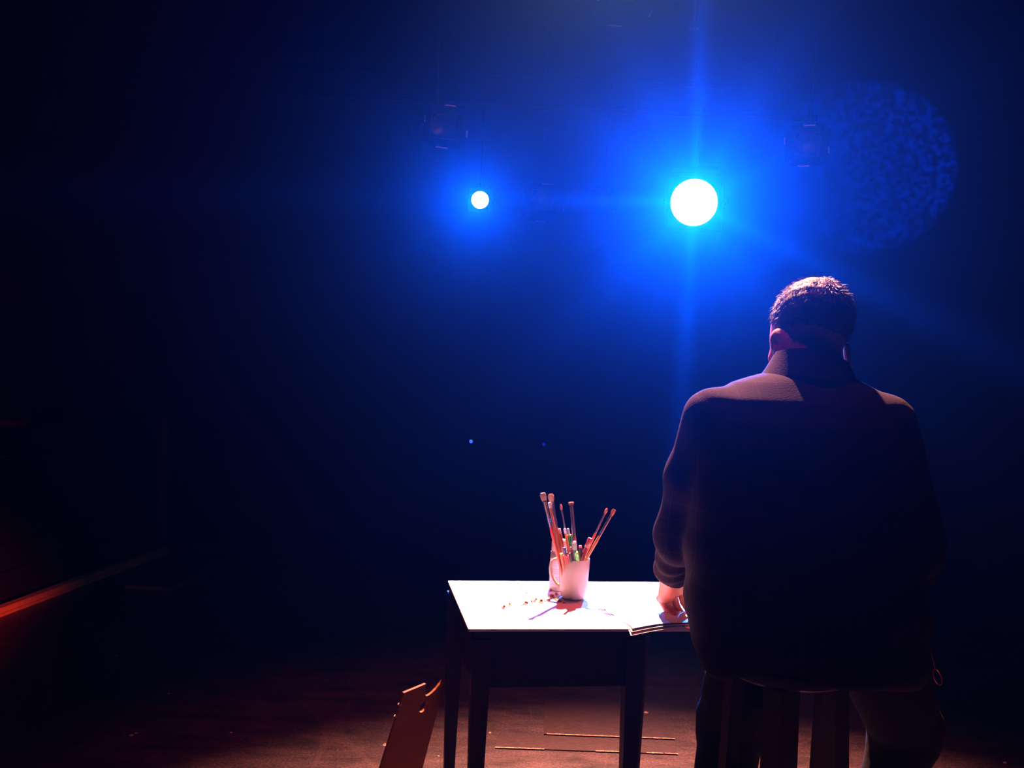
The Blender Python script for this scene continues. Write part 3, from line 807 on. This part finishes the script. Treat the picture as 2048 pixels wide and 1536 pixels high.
# ------------------------------------------------------------------ stool
SC = Vector((.600, 2.06, 0))
sl = thing('wooden_stool', 'dark wooden stool with four splayed legs under the seated person', 'stool', tuple(SC))
ZS, SR = .772, .132
obj('seat', G().lathe([(0, ZS - .030), (SR - .010, ZS - .030), (SR - .002, ZS - .024), (SR, ZS - .012), (SR - .003, ZS - .003), (SR - .010, ZS), (0, ZS - .003)], SC, 48), M['stool_wood'], sl)
LEGS = [((.491, 2.055), (.462, 2.03), 18, .0155, .0135), ((.562, 1.965), (.542, 1.86), -60, .0255, .0235), ((.700, 2.05), (.730, 2.02), 20, .0175, .0150), ((.706, 2.13), (.728, 2.25), 20, .0160, .0140)]
feet = []
for (tx, ty), (fx, fy), yaw, w1, w0 in LEGS:
    p0 = Vector((fx, fy, 0)); p1 = Vector((tx, ty, ZS - .028)); feet.append((p0, p1))
    ux, uy = rotz(R_(yaw)) @ Vector((1, 0, 0)), rotz(R_(yaw)) @ Vector((0, 1, 0)); vs = []
    for p, w in ((p0, w0), (p1, w1)):
        for sx, sy in ((-1, -1), (1, -1), (1, 1), (-1, 1)): vs.append(p + ux * sx * w + uy * sy * w)
    obj('leg', G().add(vs, [(3, 2, 1, 0), (4, 5, 6, 7)] + [(i, (i + 1) % 4, (i + 1) % 4 + 4, i + 4) for i in range(4)]), M['stool_wood'], sl, smooth=False)
for i, h1, h2 in ((0, .55, .60), (1, .30, .30), (2, .40, .40), (3, .35, .35)):
    a0, a1 = feet[i]; b0, b1 = feet[(i + 1) % 4]
    obj('rung', G().tube([a0.lerp(a1, h1 / ZS), b0.lerp(b1, h2 / ZS)], .010, 10), M['stool_wood'], sl)


def seat_cut(P, m=.003):
    """solid volume of the stool seat and what is under it, kept free by cloth and flesh"""
    rr = np.hypot(P[:, 0] - SC.x, P[:, 1] - SC.y) - (SR + m)
    return np.maximum(rr, np.maximum(P[:, 2] - (ZS + m), (ZS - .35) - P[:, 2]))


# ------------------------------------------------------------------ signed-distance modelling for the person
def A(*v): return np.array(v, dtype=np.float32)


def cone(P, a, b, ra, rb):
    a = A(*a); b = A(*b); ba = b - a; t = np.clip(((P - a) @ ba) / (ba @ ba), 0, 1)
    return np.linalg.norm(P - a - t[:, None] * ba, axis=1) - (ra + (rb - ra) * t)


def ell(P, c, r, Rm=None):
    q = P - A(*c)
    if Rm is not None: q = q @ Rm
    r = A(*r); k0 = np.linalg.norm(q / r, axis=1); k1 = np.linalg.norm(q / (r * r), axis=1)
    return k0 * (k0 - 1) / np.maximum(k1, 1e-6)


def smin(a, b, k):
    h = np.maximum(k - np.abs(a - b), 0) / k
    return np.minimum(a, b) - h * h * k * .25


def smax(a, b, k): return -smin(-a, -b, k)


def surface(f, lo, hi, h):
    """naive surface nets: closed quad mesh of f = 0"""
    lo = np.array(lo, dtype=np.float64); n = np.ceil((np.array(hi) - lo) / h).astype(int) + 1
    ax = [lo[i] + h * np.arange(n[i]) for i in range(3)]
    V = np.empty(n, dtype=np.float32)
    for i in range(n[0]):
        yy, zz = np.meshgrid(ax[1], ax[2], indexing='ij')
        P = np.stack([np.full(yy.size, ax[0][i]), yy.ravel(), zz.ravel()], 1).astype(np.float32)
        V[i] = f(P).reshape(n[1], n[2])
    ins = V < 0
    c = [V[dx:n[0] - 1 + dx, dy:n[1] - 1 + dy, dz:n[2] - 1 + dz] for dx in (0, 1) for dy in (0, 1) for dz in (0, 1)]
    ci = np.stack([q < 0 for q in c]); act = ci.any(0) & ~ci.all(0)
    idx = -np.ones(act.shape, dtype=np.int64); cells = np.argwhere(act); idx[act] = np.arange(len(cells))
    cv = np.stack([q[act] for q in c], 1); off = np.array([(dx, dy, dz) for dx in (0, 1) for dy in (0, 1) for dz in (0, 1)], dtype=float)
    acc = np.zeros((len(cells), 3)); cnt = np.zeros(len(cells))
    for a in range(8):
        for b in range(a + 1, 8):
            if np.abs(off[a] - off[b]).sum() != 1: continue
            m = (cv[:, a] < 0) != (cv[:, b] < 0); t = cv[m, a] / (cv[m, a] - cv[m, b])
            acc[m] += off[a] + (off[b] - off[a]) * t[:, None]; cnt[m] += 1
    verts = lo + (cells + acc / cnt[:, None]) * h
    faces = []
    for d in range(3):
        e1, e2 = [(1, 2), (2, 0), (0, 1)][d]
        sl0 = [slice(None)] * 3; sl1 = [slice(None)] * 3; sl0[d] = slice(0, -1); sl1[d] = slice(1, None)
        s0 = ins[tuple(sl0)]; s1 = ins[tuple(sl1)]
        E = np.argwhere(s0 != s1)
        ok = (E[:, e1] > 0) & (E[:, e2] > 0) & (E[:, e1] < n[e1] - 1) & (E[:, e2] < n[e2] - 1); E = E[ok]
        flip = s0[tuple(E.T)]
        q = []
        for o1, o2 in ((-1, -1), (0, -1), (0, 0), (-1, 0)):
            k = E.copy(); k[:, e1] += o1; k[:, e2] += o2; q.append(idx[tuple(k.T)])
        Q = np.stack(q, 1); Q[~flip] = Q[~flip][:, ::-1]; faces.append(Q)
    F_ = np.concatenate(faces); F_ = F_[(F_ >= 0).all(1)]
    return verts, F_


def G_from(vf):
    g = G(); g.v = [tuple(v) for v in vf[0]]; g.f = [tuple(int(i) for i in f) for f in vf[1]]; return g


def relax(vf, it=2, lam=.5):
    v, f = vf; e = np.concatenate([f[:, [0, 1]], f[:, [1, 2]], f[:, [2, 3]], f[:, [3, 0]]]); e = np.concatenate([e, e[:, ::-1]])
    for _ in range(it):
        s = np.zeros_like(v); c = np.zeros(len(v)); np.add.at(s, e[:, 0], v[e[:, 1]]); np.add.at(c, e[:, 0], 1)
        v = v * (1 - lam) + lam * s / c[:, None]
    return v, f


# joints (metres, world)
HEAD = A(.658, 2.215, 1.452)
eul = Matrix.Rotation(R_(13), 3, 'Z') @ Matrix.Rotation(R_(7), 3, 'Y') @ Matrix.Rotation(R_(-27), 3, 'X')
HR = np.array(eul, dtype=np.float32)          # head local (x right, y face, z up) -> world
HS = 1.04                                      # head scale


def hloc(P): return ((P - HEAD) @ HR) / HS


def hw(x, y, z): return tuple(HEAD + HR @ (A(x, y, z) * HS))


def head_sdf(P):
    q = hloc(P)
    d = ell(q, (0, -.012, .030), (.077, .097, .086))
    d = smin(d, ell(q, (0, .033, -.018), (.067, .064, .085)), .03)           # face
    d = smin(d, ell(q, (0, .050, -.078), (.042, .040, .036)), .03)           # jaw and chin
    d = smin(d, ell(q, (0, .070, -.093), (.020, .020, .016)), .02)
    for s in (-1, 1):
        d = smax(d, -ell(q, (s * .031, .103, .006), (.019, .016, .013)), .014)      # eye sockets
        d = smin(d, ell(q, (s * .031, .082, .004), (.0125, .0125, .0125)), .003)    # eyeball bulge with lids
        d = smin(d, ell(q, (s * .029, .087, .024), (.018, .009, .006)), .014)       # brow
        d = smin(d, ell(q, (s * .040, .072, -.030), (.020, .016, .016)), .018)      # cheek
        d = smin(d, ell(q, (s * .011, .104, -.036), (.008, .010, .007)), .006)      # nostril wing
        # ear
        Re = np.array(Matrix.Rotation(R_(-s * 24), 3, 'Z') @ Matrix.Rotation(R_(-10), 3, 'X'), dtype=np.float32)
        qe = (q - A(s * .0815, -.006, -.036)) @ Re
        e = ell(qe, (0, 0, .004), (.0065, .021, .031))
        e = smin(e, ell(qe, (0, .008, -.026), (.0055, .010, .011)), .008)
        e = smax(e, -ell(qe, (s * .006, .006, .002), (.005, .011, .017)), .004)
        d = smin(d, e, .006)
    d = smin(d, cone(q, (0, .094, .012), (0, .112, -.030), .007, .0115), .010)      # nose
    d = smin(d, ell(q, (0, .092, -.056), (.024, .010, .0065)), .006)                # upper lip
    d = smin(d, ell(q, (0, .090, -.068), (.020, .010, .0070)), .005)                # lower lip
    d = smax(d, -ell(q, (0, .104, -.0620), (.024, .008, .0016)), .003)              # mouth line
    return d * HS


NECK0, NECK1 = (.640, 2.135, 1.335), (.652, 2.185, 1.43)
SHL, ELL_, WRL = (.432, 2.115, 1.262), (.392, 2.225, .985), (.414, 2.425, .845)
SHR, ELR, WRR = (.797, 2.115, 1.265), (.905, 2.165, 1.00), (.905, 2.330, .800)
HIPL, KNL, ANL = (.570, 2.13, .868), (.572, 2.40, .515), (.545, 2.46, .085)
HIPR, KNR, ANR = (.770, 2.13, .868), (.985, 2.38, .525), (.925, 2.43, .085)

LEVELS = np.array([  # z, cx, half width, cy, half depth : the shirt's trunk
    (1.400, .640, .060, 2.155, .060), (1.370, .637, .090, 2.150, .078), (1.342, .623, .150, 2.140, .095), (1.311, .615, .192, 2.125, .115), (1.260, .611, .212, 2.110, .138), (1.208, .611, .223, 2.100, .152),
    (1.104, .621, .236, 2.098, .172), (.997, .631, .247, 2.105, .192), (.890, .642, .253, 2.115, .208), (.781, .658, .248, 2.120, .205), (.728, .664, .228, 2.115, .190), (.690, .664, .185, 2.105, .160)])[::-1]


def trunk(P, inset=0.0):
    z = P[:, 2]; L_ = LEVELS
    cx, rx, cy, ry = [np.interp(z, L_[:, 0], L_[:, k]) for k in (1, 2, 3, 4)]
    rx = rx - inset; ry = ry - inset; x = (P[:, 0] - cx) / rx; y = (P[:, 1] - cy) / ry
    p = 2.25; k = (np.abs(x) ** p + np.abs(y) ** p) ** (1 / p)
    d = (k - 1) * np.minimum(rx, ry)
    d = smax(d, z - 1.372 + inset, .03); hem = np.interp(P[:, 1], [1.95, 2.12], [.748, .694]) if not inset else .79
    return smax(d, hem - z, .03)


def hand_sdf(P, wr, pts, palm, r0=.0095):
    """palm as flattened pad + five separate fingers, each a chain of joints"""
    d = palm(P)
    for ch in pts:
        for i in range(len(ch) - 1):
            ra = r0 * ch[i][3]; rb = r0 * ch[i + 1][3]
            d = smin(d, cone(P, ch[i][:3], ch[i + 1][:3], ra, rb), .006 if i == 0 else .0025)
    return d


def frame(o, f, upv):
    f = np.array(f, float); f /= np.linalg.norm(f); u = np.array(upv, float); u -= f * (u @ f); u /= np.linalg.norm(u); r = np.cross(f, u)
    return np.array(o, float), f, r, u


# left hand: fingers run forward-down and curl round a pen, back of the hand towards the stage
Lo, Lf, Lr, Lu = frame(WRL, (.055, .62, -.50), (-.35, -.35, .9))
def LH(f, r, u): return Lo + Lf * f + Lr * r + Lu * u
# Lr points to the person's right (thumb side) for the left hand
HL_ = []
for k, (r, l1, l2, l3, s) in enumerate(((.030, .040, .026, .021, .98), (.010, .044, .029, .022, 1.0), (-.010, .041, .027, .021, .96), (-.029, .033, .021, .018, .85))):
    a0, a1, a2 = (.55 + .06 * k, 1.45 + .08 * k, 2.35 + .05 * k) if k else (.75, 1.25, 1.60)
    p = (.080 - .004 * abs(k - 1), r, .004)
    ch = [(*LH(.055, r * .8, 0), 1.05 * s)]; ch.append((*LH(*p), 1.02 * s))
    f_, u_ = p[0], p[2]
    for a, l in ((a0, l1), (a1, l2), (a2, l3)):
        f_ += l * math.cos(a); u_ -= l * math.sin(a); ch.append((*LH(f_, r * (1 - .10 * len(ch) / 4) + (.004 if k == 3 else 0), u_), (.96, .88, .80)[len(ch) - 2] * s))
    HL_.append(ch)
HL_.append([(*LH(.018, .020, -.010), 1.25), (*LH(.045, .042, -.020), 1.15), (*LH(.075, .044, -.034), 1.0), (*LH(.094, .036, -.045), .82)])
def lpalm(P):
    Rm = np.stack([Lf, Lr, Lu], 1).astype(np.float32)
    d = ell(P, LH(.045, .002, -.002), (.050, .041, .018), Rm)
    d = smin(d, ell(P, LH(.03, .026, -.012), (.030, .017, .016), Rm), .012)
    return smin(d, cone(P, LH(-.03, 0, 0), LH(.02, 0, -.001), .026, .026), .02)
# right hand: rests on the right thigh
Ro, Rf, Rr, Ru = frame(WRR, (.05, .55, -.42), (.15, .45, .85))
def RH(f, r, u): return Ro + Rf * f - Rr * r + Ru * u
HR_ = []
for k, (r, l1, l2, l3, s) in enumerate(((.030, .040, .026, .021, .98), (.010, .044, .029, .022, 1.0), (-.010, .041, .027, .021, .96), (-.029, .033, .021, .018, .85))):
    a0, a1, a2 = .15 + .04 * k, .45 + .05 * k, .80 + .05 * k
    ch = [(*RH(.055, r * .8, 0), 1.05 * s), (*RH(.080, r, .004), 1.02 * s)]; f_, u_ = .080, .004
    for a, l in ((a0, l1), (a1, l2), (a2, l3)):
        f_ += l * math.cos(a); u_ -= l * math.sin(a); ch.append((*RH(f_, r * (1.1 + .05 * len(ch)), u_), (.96, .88, .80)[len(ch) - 2] * s))
    HR_.append(ch)
HR_.append([(*RH(.018, .020, -.006), 1.25), (*RH(.045, .045, -.012), 1.15), (*RH(.075, .058, -.020), 1.0), (*RH(.094, .062, -.028), .82)])
def rpalm(P):
    Rm = np.stack([Rf, -Rr, Ru], 1).astype(np.float32)
    d = ell(P, RH(.045, .002, -.002), (.050, .041, .018), Rm)
    return smin(d, cone(P, RH(-.03, 0, 0), RH(.02, 0, -.001), .026, .026), .02)


def lhand(P): return hand_sdf(P, WRL, HL_, lpalm)
def rhand(P): return hand_sdf(P, WRR, HR_, rpalm)


def body_sdf(P): return np.maximum(body_sdf0(P), -seat_cut(P, .016))


def body_sdf0(P):
    d = trunk(P, .022)
    d = smin(d, cone(P, NECK0, NECK1, .070, .064), .04)
    for S, E, W_ in ((SHL, ELL_, WRL), (SHR, ELR, WRR)):
        d = smin(d, cone(P, S, E, .052, .038), .03); d = smin(d, cone(P, E, W_, .040, .027), .02)
    for H_, K, An in ((HIPL, KNL, ANL), (HIPR, KNR, ANR)):
        d = smin(d, cone(P, H_, K, .090, .058), .03); d = smin(d, cone(P, K, An, .055, .036), .03)
        d = smin(d, cone(P, An, (An[0], An[1] + .12, .045), .034, .026), .02)
    return d


def shirt_sdf(P):
    d = trunk(P)
    # shoulder yoke, arms
    aL = cone(P, SHL, (.404, 2.155, 1.13), .067, .059); aL = smin(aL, cone(P, (.404, 2.155, 1.13), ELL_, .059, .058), .03)
    d = smin(d, aL, .022)
    fl_ = cone(P, ELL_, WRL, .057, .043)
    # folds bunched round the left elbow and forearm
    ax = A(*WRL) - A(*ELL_); Lx = np.linalg.norm(ax); ax = ax / Lx; s = (P - A(*ELL_)) @ ax
    w = np.exp(-((s - .10) / .10) ** 2)
    ph = P[:, 0] * 40 + P[:, 1] * 12
    fl_ = fl_ + .0028 * w * np.sin(s * 100 + P[:, 0] * 45 + np.sin(ph) * 2.0)
    fl_ = smax(fl_, s - (Lx - .072), .006)
    d = smin(d, fl_, .015)
    cuff = cone(P, tuple(A(*ELL_) + ax * (Lx - .120)), tuple(A(*ELL_) + ax * (Lx - .062)), .045, .041)
    cuff = smax(smax(cuff, s - (Lx - .060), .004), (Lx - .115) - s, .004)
    d = smin(d, cuff, .004)
    aR = cone(P, SHR, ELR, .066, .056); aR2 = cone(P, ELR, WRR, .055, .042)
    ax2 = A(*WRR) - A(*ELR); L2 = np.linalg.norm(ax2); ax2 = ax2 / L2; s2 = (P - A(*ELR)) @ ax2
    aR2 = aR2 + .004 * np.exp(-((s2 - .06) / .1) ** 2) * np.sin(s2 * 100 + P[:, 0] * 30)
    aR2 = smax(aR2, s2 - (L2 + .002), .006)
    d = smin(smin(d, aR, .022), aR2, .015)
    # back folds fanning from the left armpit and hem sag
    x, y, z = P[:, 0], P[:, 1], P[:, 2]
    r = np.hypot(x - .42, z - 1.19); a = np.arctan2(z - 1.19, x - .42)
    d = d + .0028 * np.exp(-((r - .14) / .10) ** 2) * np.sin(a * 11 + r * 14) * np.clip((1.235 - z) / .05, 0, 1) * np.clip((x - .43) / .05, 0, 1)
    d = d + .0035 * np.exp(-((z - .93) / .16) ** 2) * np.sin(z * 48 + x * 16 + np.sin(x * 21) * 1.2) * (np.abs(x - .62) / .25)
    # upper arm lengthwise pull folds
    ra = np.abs(x - .39); d = d + .0007 * np.exp(-((z - 1.12) / .12) ** 2) * np.exp(-(ra / .07) ** 2) * np.sin(x * 150 + z * 8)
    # yoke seam
    d = d + .0012 * np.exp(-((z - 1.300 - .25 * (y - 2.05)) / .0035) ** 2) * (y < 2.16)
    # keep clear of the neck
    d = smax(d, -seat_cut(P, .003), .006)
    return smax(d, -(cone(P, NECK0, (.655, 2.20, 1.47), .066, .060)), .006)


def leg_sdf(P, H_, K, An, ext=0):
    d = smin(cone(P, H_, K, .108, .084), cone(P, K, (An[0], An[1], .10), .080, .062), .03)
    s = P[:, 2]
    d = d + .004 * np.exp(-((s - .16) / .07) ** 2) * np.sin(s * 110 + P[:, 0] * 20) + .003 * np.exp(-np.linalg.norm(P - A(*K), axis=1) ** 2 / .01) * np.sin(s * 90)
    return smax(d, .095 - s, .006)


person = thing('person', 'heavyset person in a dark shirt seated on the stool, back turned, drawing with left hand', 'person', (.66, 2.12, 0))
# body: one continuous skin mesh (coarser trunk, finer head and hands, joined)
vA = relax(surface(lambda P: body_sdf(P), (.28, 1.86, .0), (1.12, 2.68, 1.47), .012), 1)
neckhead = lambda P: smin(head_sdf(P), cone(P, NECK0, NECK1, .068, .062), .025)
vB = surface(neckhead, (.52, 2.05, 1.29), (.80, 2.38, 1.60), .0032)
armL = lambda P: smin(lhand(P), cone(P, tuple(A(*WRL) * .6 + A(*ELL_) * .4), WRL, .033, .026), .02)
armR = lambda P: smin(rhand(P), cone(P, tuple(A(*WRR) * .6 + A(*ELR) * .4), WRR, .033, .026), .02)
vC = surface(armL, (.34, 2.30, .742), (.51, 2.62, .955), .0021)
vD = surface(armR, (.82, 2.22, .60), (1.02, 2.52, .90), .0026)
body = G()
for vf in (vA, relax(vB, 1, .4), relax(vC, 1, .4), relax(vD, 1, .4)):
    n0 = len(body.v); body.v += [tuple(v) for v in vf[0]]; body.f += [tuple(int(i) + n0 for i in f) for f in vf[1]]
obj('body', body, M['skin'], person, angle=180)
for s in (-1, 1):
    c = Vector(hw(s * .031, .0840, .002)); er = aim(Vector(HR @ A(0, 1, -.30)))
    g = G(); g.lathe([(.0105 * math.sin(a), .0105 * math.cos(a)) for a in [math.pi * k / 12 for k in range(13)]], c, 18, er); eb = obj('eyeball', g, M['eye'], person)
    g = G(); g.lathe([(0, .0112), (.0030, .0109), (.0048, .0098), (0, .0090)], c, 16, er); obj('iris', g, M['iris'], eb)
sv = relax(surface(shirt_sdf, (.26, 1.86, .66), (1.04, 2.52, 1.42), .0065), 1, .35)
shirt = obj('shirt', G_from(sv), M['shirt'], person, angle=180)
for nm, H_, K, An in (('l', HIPL, KNL, ANL), ('r', HIPR, KNR, ANR)): pass
tr = relax(surface(lambda P: smax(smin(smin(leg_sdf(P, HIPL, KNL, ANL), leg_sdf(P, HIPR, KNR, ANR), .03), ell(P, (.66, 2.12, .87), (.215, .165, .095)), .03), -seat_cut(P, .004), .006), (.40, 1.92, .06), (1.12, 2.56, 1.00), .010), 1)
obj('trousers', G_from(tr), M['trousers'], person, angle=180)
for An in (ANL, ANR):
    def shoe(P, An=An):
        x0, y0 = An[0], An[1]
        d = cone(P, (x0, y0 - .03, .045), (x0 + .005, y0 + .155, .036), .044, .040)
        d = smin(d, cone(P, (x0, y0, .05), (x0, y0, .12), .046, .045), .02)
        return smax(smax(d, .003 - P[:, 2], .004), P[:, 2] - .125, .004)
    sh = obj('shoe', G_from(surface(shoe, (An[0] - .08, An[1] - .10, -.01), (An[0] + .08, An[1] + .22, .15), .006)), M['shoe'], person, angle=180)
# collar: folded band round the neck, a sub-part of the shirt
g = G(); n = 60; prof = []
cx, cy = .646, 2.158
vs = []
rows = [(.000, 1.345, 1.10), (.004, 1.372, 1.02), (.006, 1.398, .98), (.010, 1.402, .99), (.016, 1.392, 1.04), (.024, 1.366, 1.22), (.030, 1.344, 1.40), (.026, 1.342, 1.38), (.010, 1.370, 1.06)]
for off, z, k in rows:
    for i in range(n):
        a = 2 * math.pi * i / n
        rx, ry = .079 * k, .078 * k
        x = cx + rx * math.cos(a); y = cy + ry * math.sin(a)
        zz = z + .012 * math.sin(a) * -1 + (.012 * math.cos(a) * -1) + .0025 * math.sin(3 * a + 1)
        if math.sin(a) > .6: zz -= (math.sin(a) - .6) * .10
        vs.append((x, y, zz))
m_ = len(rows)
g.add(vs, [(j * n + i, j * n + (i + 1) % n, ((j + 1) % m_) * n + (i + 1) % n, ((j + 1) % m_) * n + i) for j in range(m_) for i in range(n)])
obj('collar', g, M['shirt'], shirt, angle=60)

# hair: thin cap following the skull + short strands
def hair_sdf(P):
    q = hloc(P)
    d = ell(q, (0, -.013, .031), (.0800, .1000, .0895)) + .0012 * np.sin(q[:, 0] * 190 + q[:, 2] * 70) * np.sin(q[:, 2] * 150 + q[:, 1] * 60)
    line = np.where(q[:, 1] > .0, .002 + (q[:, 1]) * 1.0, .002 + q[:, 1] * .75)       # hairline: temple down to the nape
    line = np.maximum(line, -.060)
    d = smax(d, line - q[:, 2], .008)
    return smax(d, -ell(q, (0, -.012, .030), (.072, .092, .081)), .003) * HS


hv = surface(hair_sdf, (.55, 2.06, 1.33), (.78, 2.36, 1.60), .0030)
hair = obj('hair', G_from(relax(hv, 1, .3)), M['hair'], person, angle=180)
g = G(); rnd = random.Random(3)
for k in range(6200):
    th_ = rnd.uniform(0, 2 * math.pi); zz = rnd.uniform(-.85, 1)
    rr_ = math.sqrt(max(0, 1 - zz * zz)); nrm = np.array([rr_ * math.cos(th_), rr_ * math.sin(th_), zz])
    p = np.array([.0790 * nrm[0], -.013 + .0990 * nrm[1], .031 + .0885 * nrm[2]])
    ln = (.002 + p[1] * 1.0) if p[1] > 0 else (.002 + p[1] * .75)
    if p[2] < max(ln, -.060) + .004: continue
    flow = np.array([.35 * math.copysign(1, p[0]) if abs(p[0]) > .01 else .0, .35, -.85]); flow = flow - nrm * (flow @ nrm); flow /= (np.linalg.norm(flow) + 1e-6)
    ln_ = rnd.uniform(.008, .019); lift = rnd.uniform(.10, .45) if rnd.random() > .03 else rnd.uniform(.6, 1.1)
    jit = np.array([rnd.gauss(0, .3) for _ in range(3)])
    d1 = flow + jit + nrm * lift; d1 /= np.linalg.norm(d1); d2 = d1 - nrm * lift * .8; d2 /= np.linalg.norm(d2)
    p1 = p + d1 * ln_ * .55; p2 = p1 + d2 * ln_ * .45
    W3 = [HEAD + HR @ (A(*q) * HS) for q in (p, p1, p2)]
    sd = np.cross(W3[2] - W3[0], HR @ A(*nrm)); sd = sd / (np.linalg.norm(sd) + 1e-9) * .00045; up_ = (HR @ A(*nrm)) * .0005
    base = len(g.v)
    g.v += [tuple(W3[0] - sd), tuple(W3[0] + sd), tuple(W3[0] + up_), tuple(W3[1] - sd * .8), tuple(W3[1] + sd * .8), tuple(W3[1] + up_ * .8), tuple(W3[2])]
    for a, b, c_, d_ in ((0, 1, 4, 3), (1, 2, 5, 4), (2, 0, 3, 5)): g.f.append((base + a, base + b, base + c_, base + d_))
    for a, b in ((3, 4), (4, 5), (5, 3)): g.f.append((base + a, base + b, base + 6))
tag(obj('loose_strands', g, M['hair'], hair, smooth=False), kind='stuff')

# pen held in the left hand
ti = on_board(1316, 1222, ZB + .0042)
pt = Vector(LH(.094, .030, -.045)); pen_d = (Vector(LH(.085, .030, .010)) - ti).normalized()
pn = thing('drawing_pen', 'dark pen held in the left hand over the paper', 'pen', tuple(ti))
tipP = Vector(HL_[0][-1][:3]); tgt = tipP + Vector((0, .0, 0))
nib = Vector((tgt.x - .004, tgt.y + .012, ZB + .0062)); endp = nib + (Vector(LH(.070, .038, .016)) - nib).normalized() * .135
dd = (endp - nib).normalized()
obj('pen_barrel', G().tube([nib + dd * .008, nib + dd * .012, nib + dd * .13, nib + dd * .135], [.0028, .0038, .0038, .003], 12), M['pen'], pn)
obj('pen_nib', G().tube([nib, nib + dd * .009], [.0005, .0026], 10), M['steel'], pn)

# red line and loop put in for a lit edge at the right hip
kc = G(); p0 = at(1857, 1272, 2.06)
pts = [at(1856, 1266, 2.055), at(1858, 1283, 2.05), at(1862, 1303, 2.05), at(1866, 1320, 2.05), at(1870, 1336, 2.05)]
cp = tag(obj('clip_cord', G().tube(pts, .0014, 8), M['red_metal'], person), 'thin red cord at the right hip')
cen = at(1875, 1353, 2.05); ux = Vector((.42, 0, -.9)).normalized(); uy = Vector((.9, 0, .42)).normalized()
obj('clip_ring', G().tube([cen + ux * (.018 * math.cos(a)) + uy * (.0075 * math.sin(a)) for a in [2 * math.pi * k / 28 for k in range(28)]], .0016, 8, closed=True), M['red_metal'], cp)
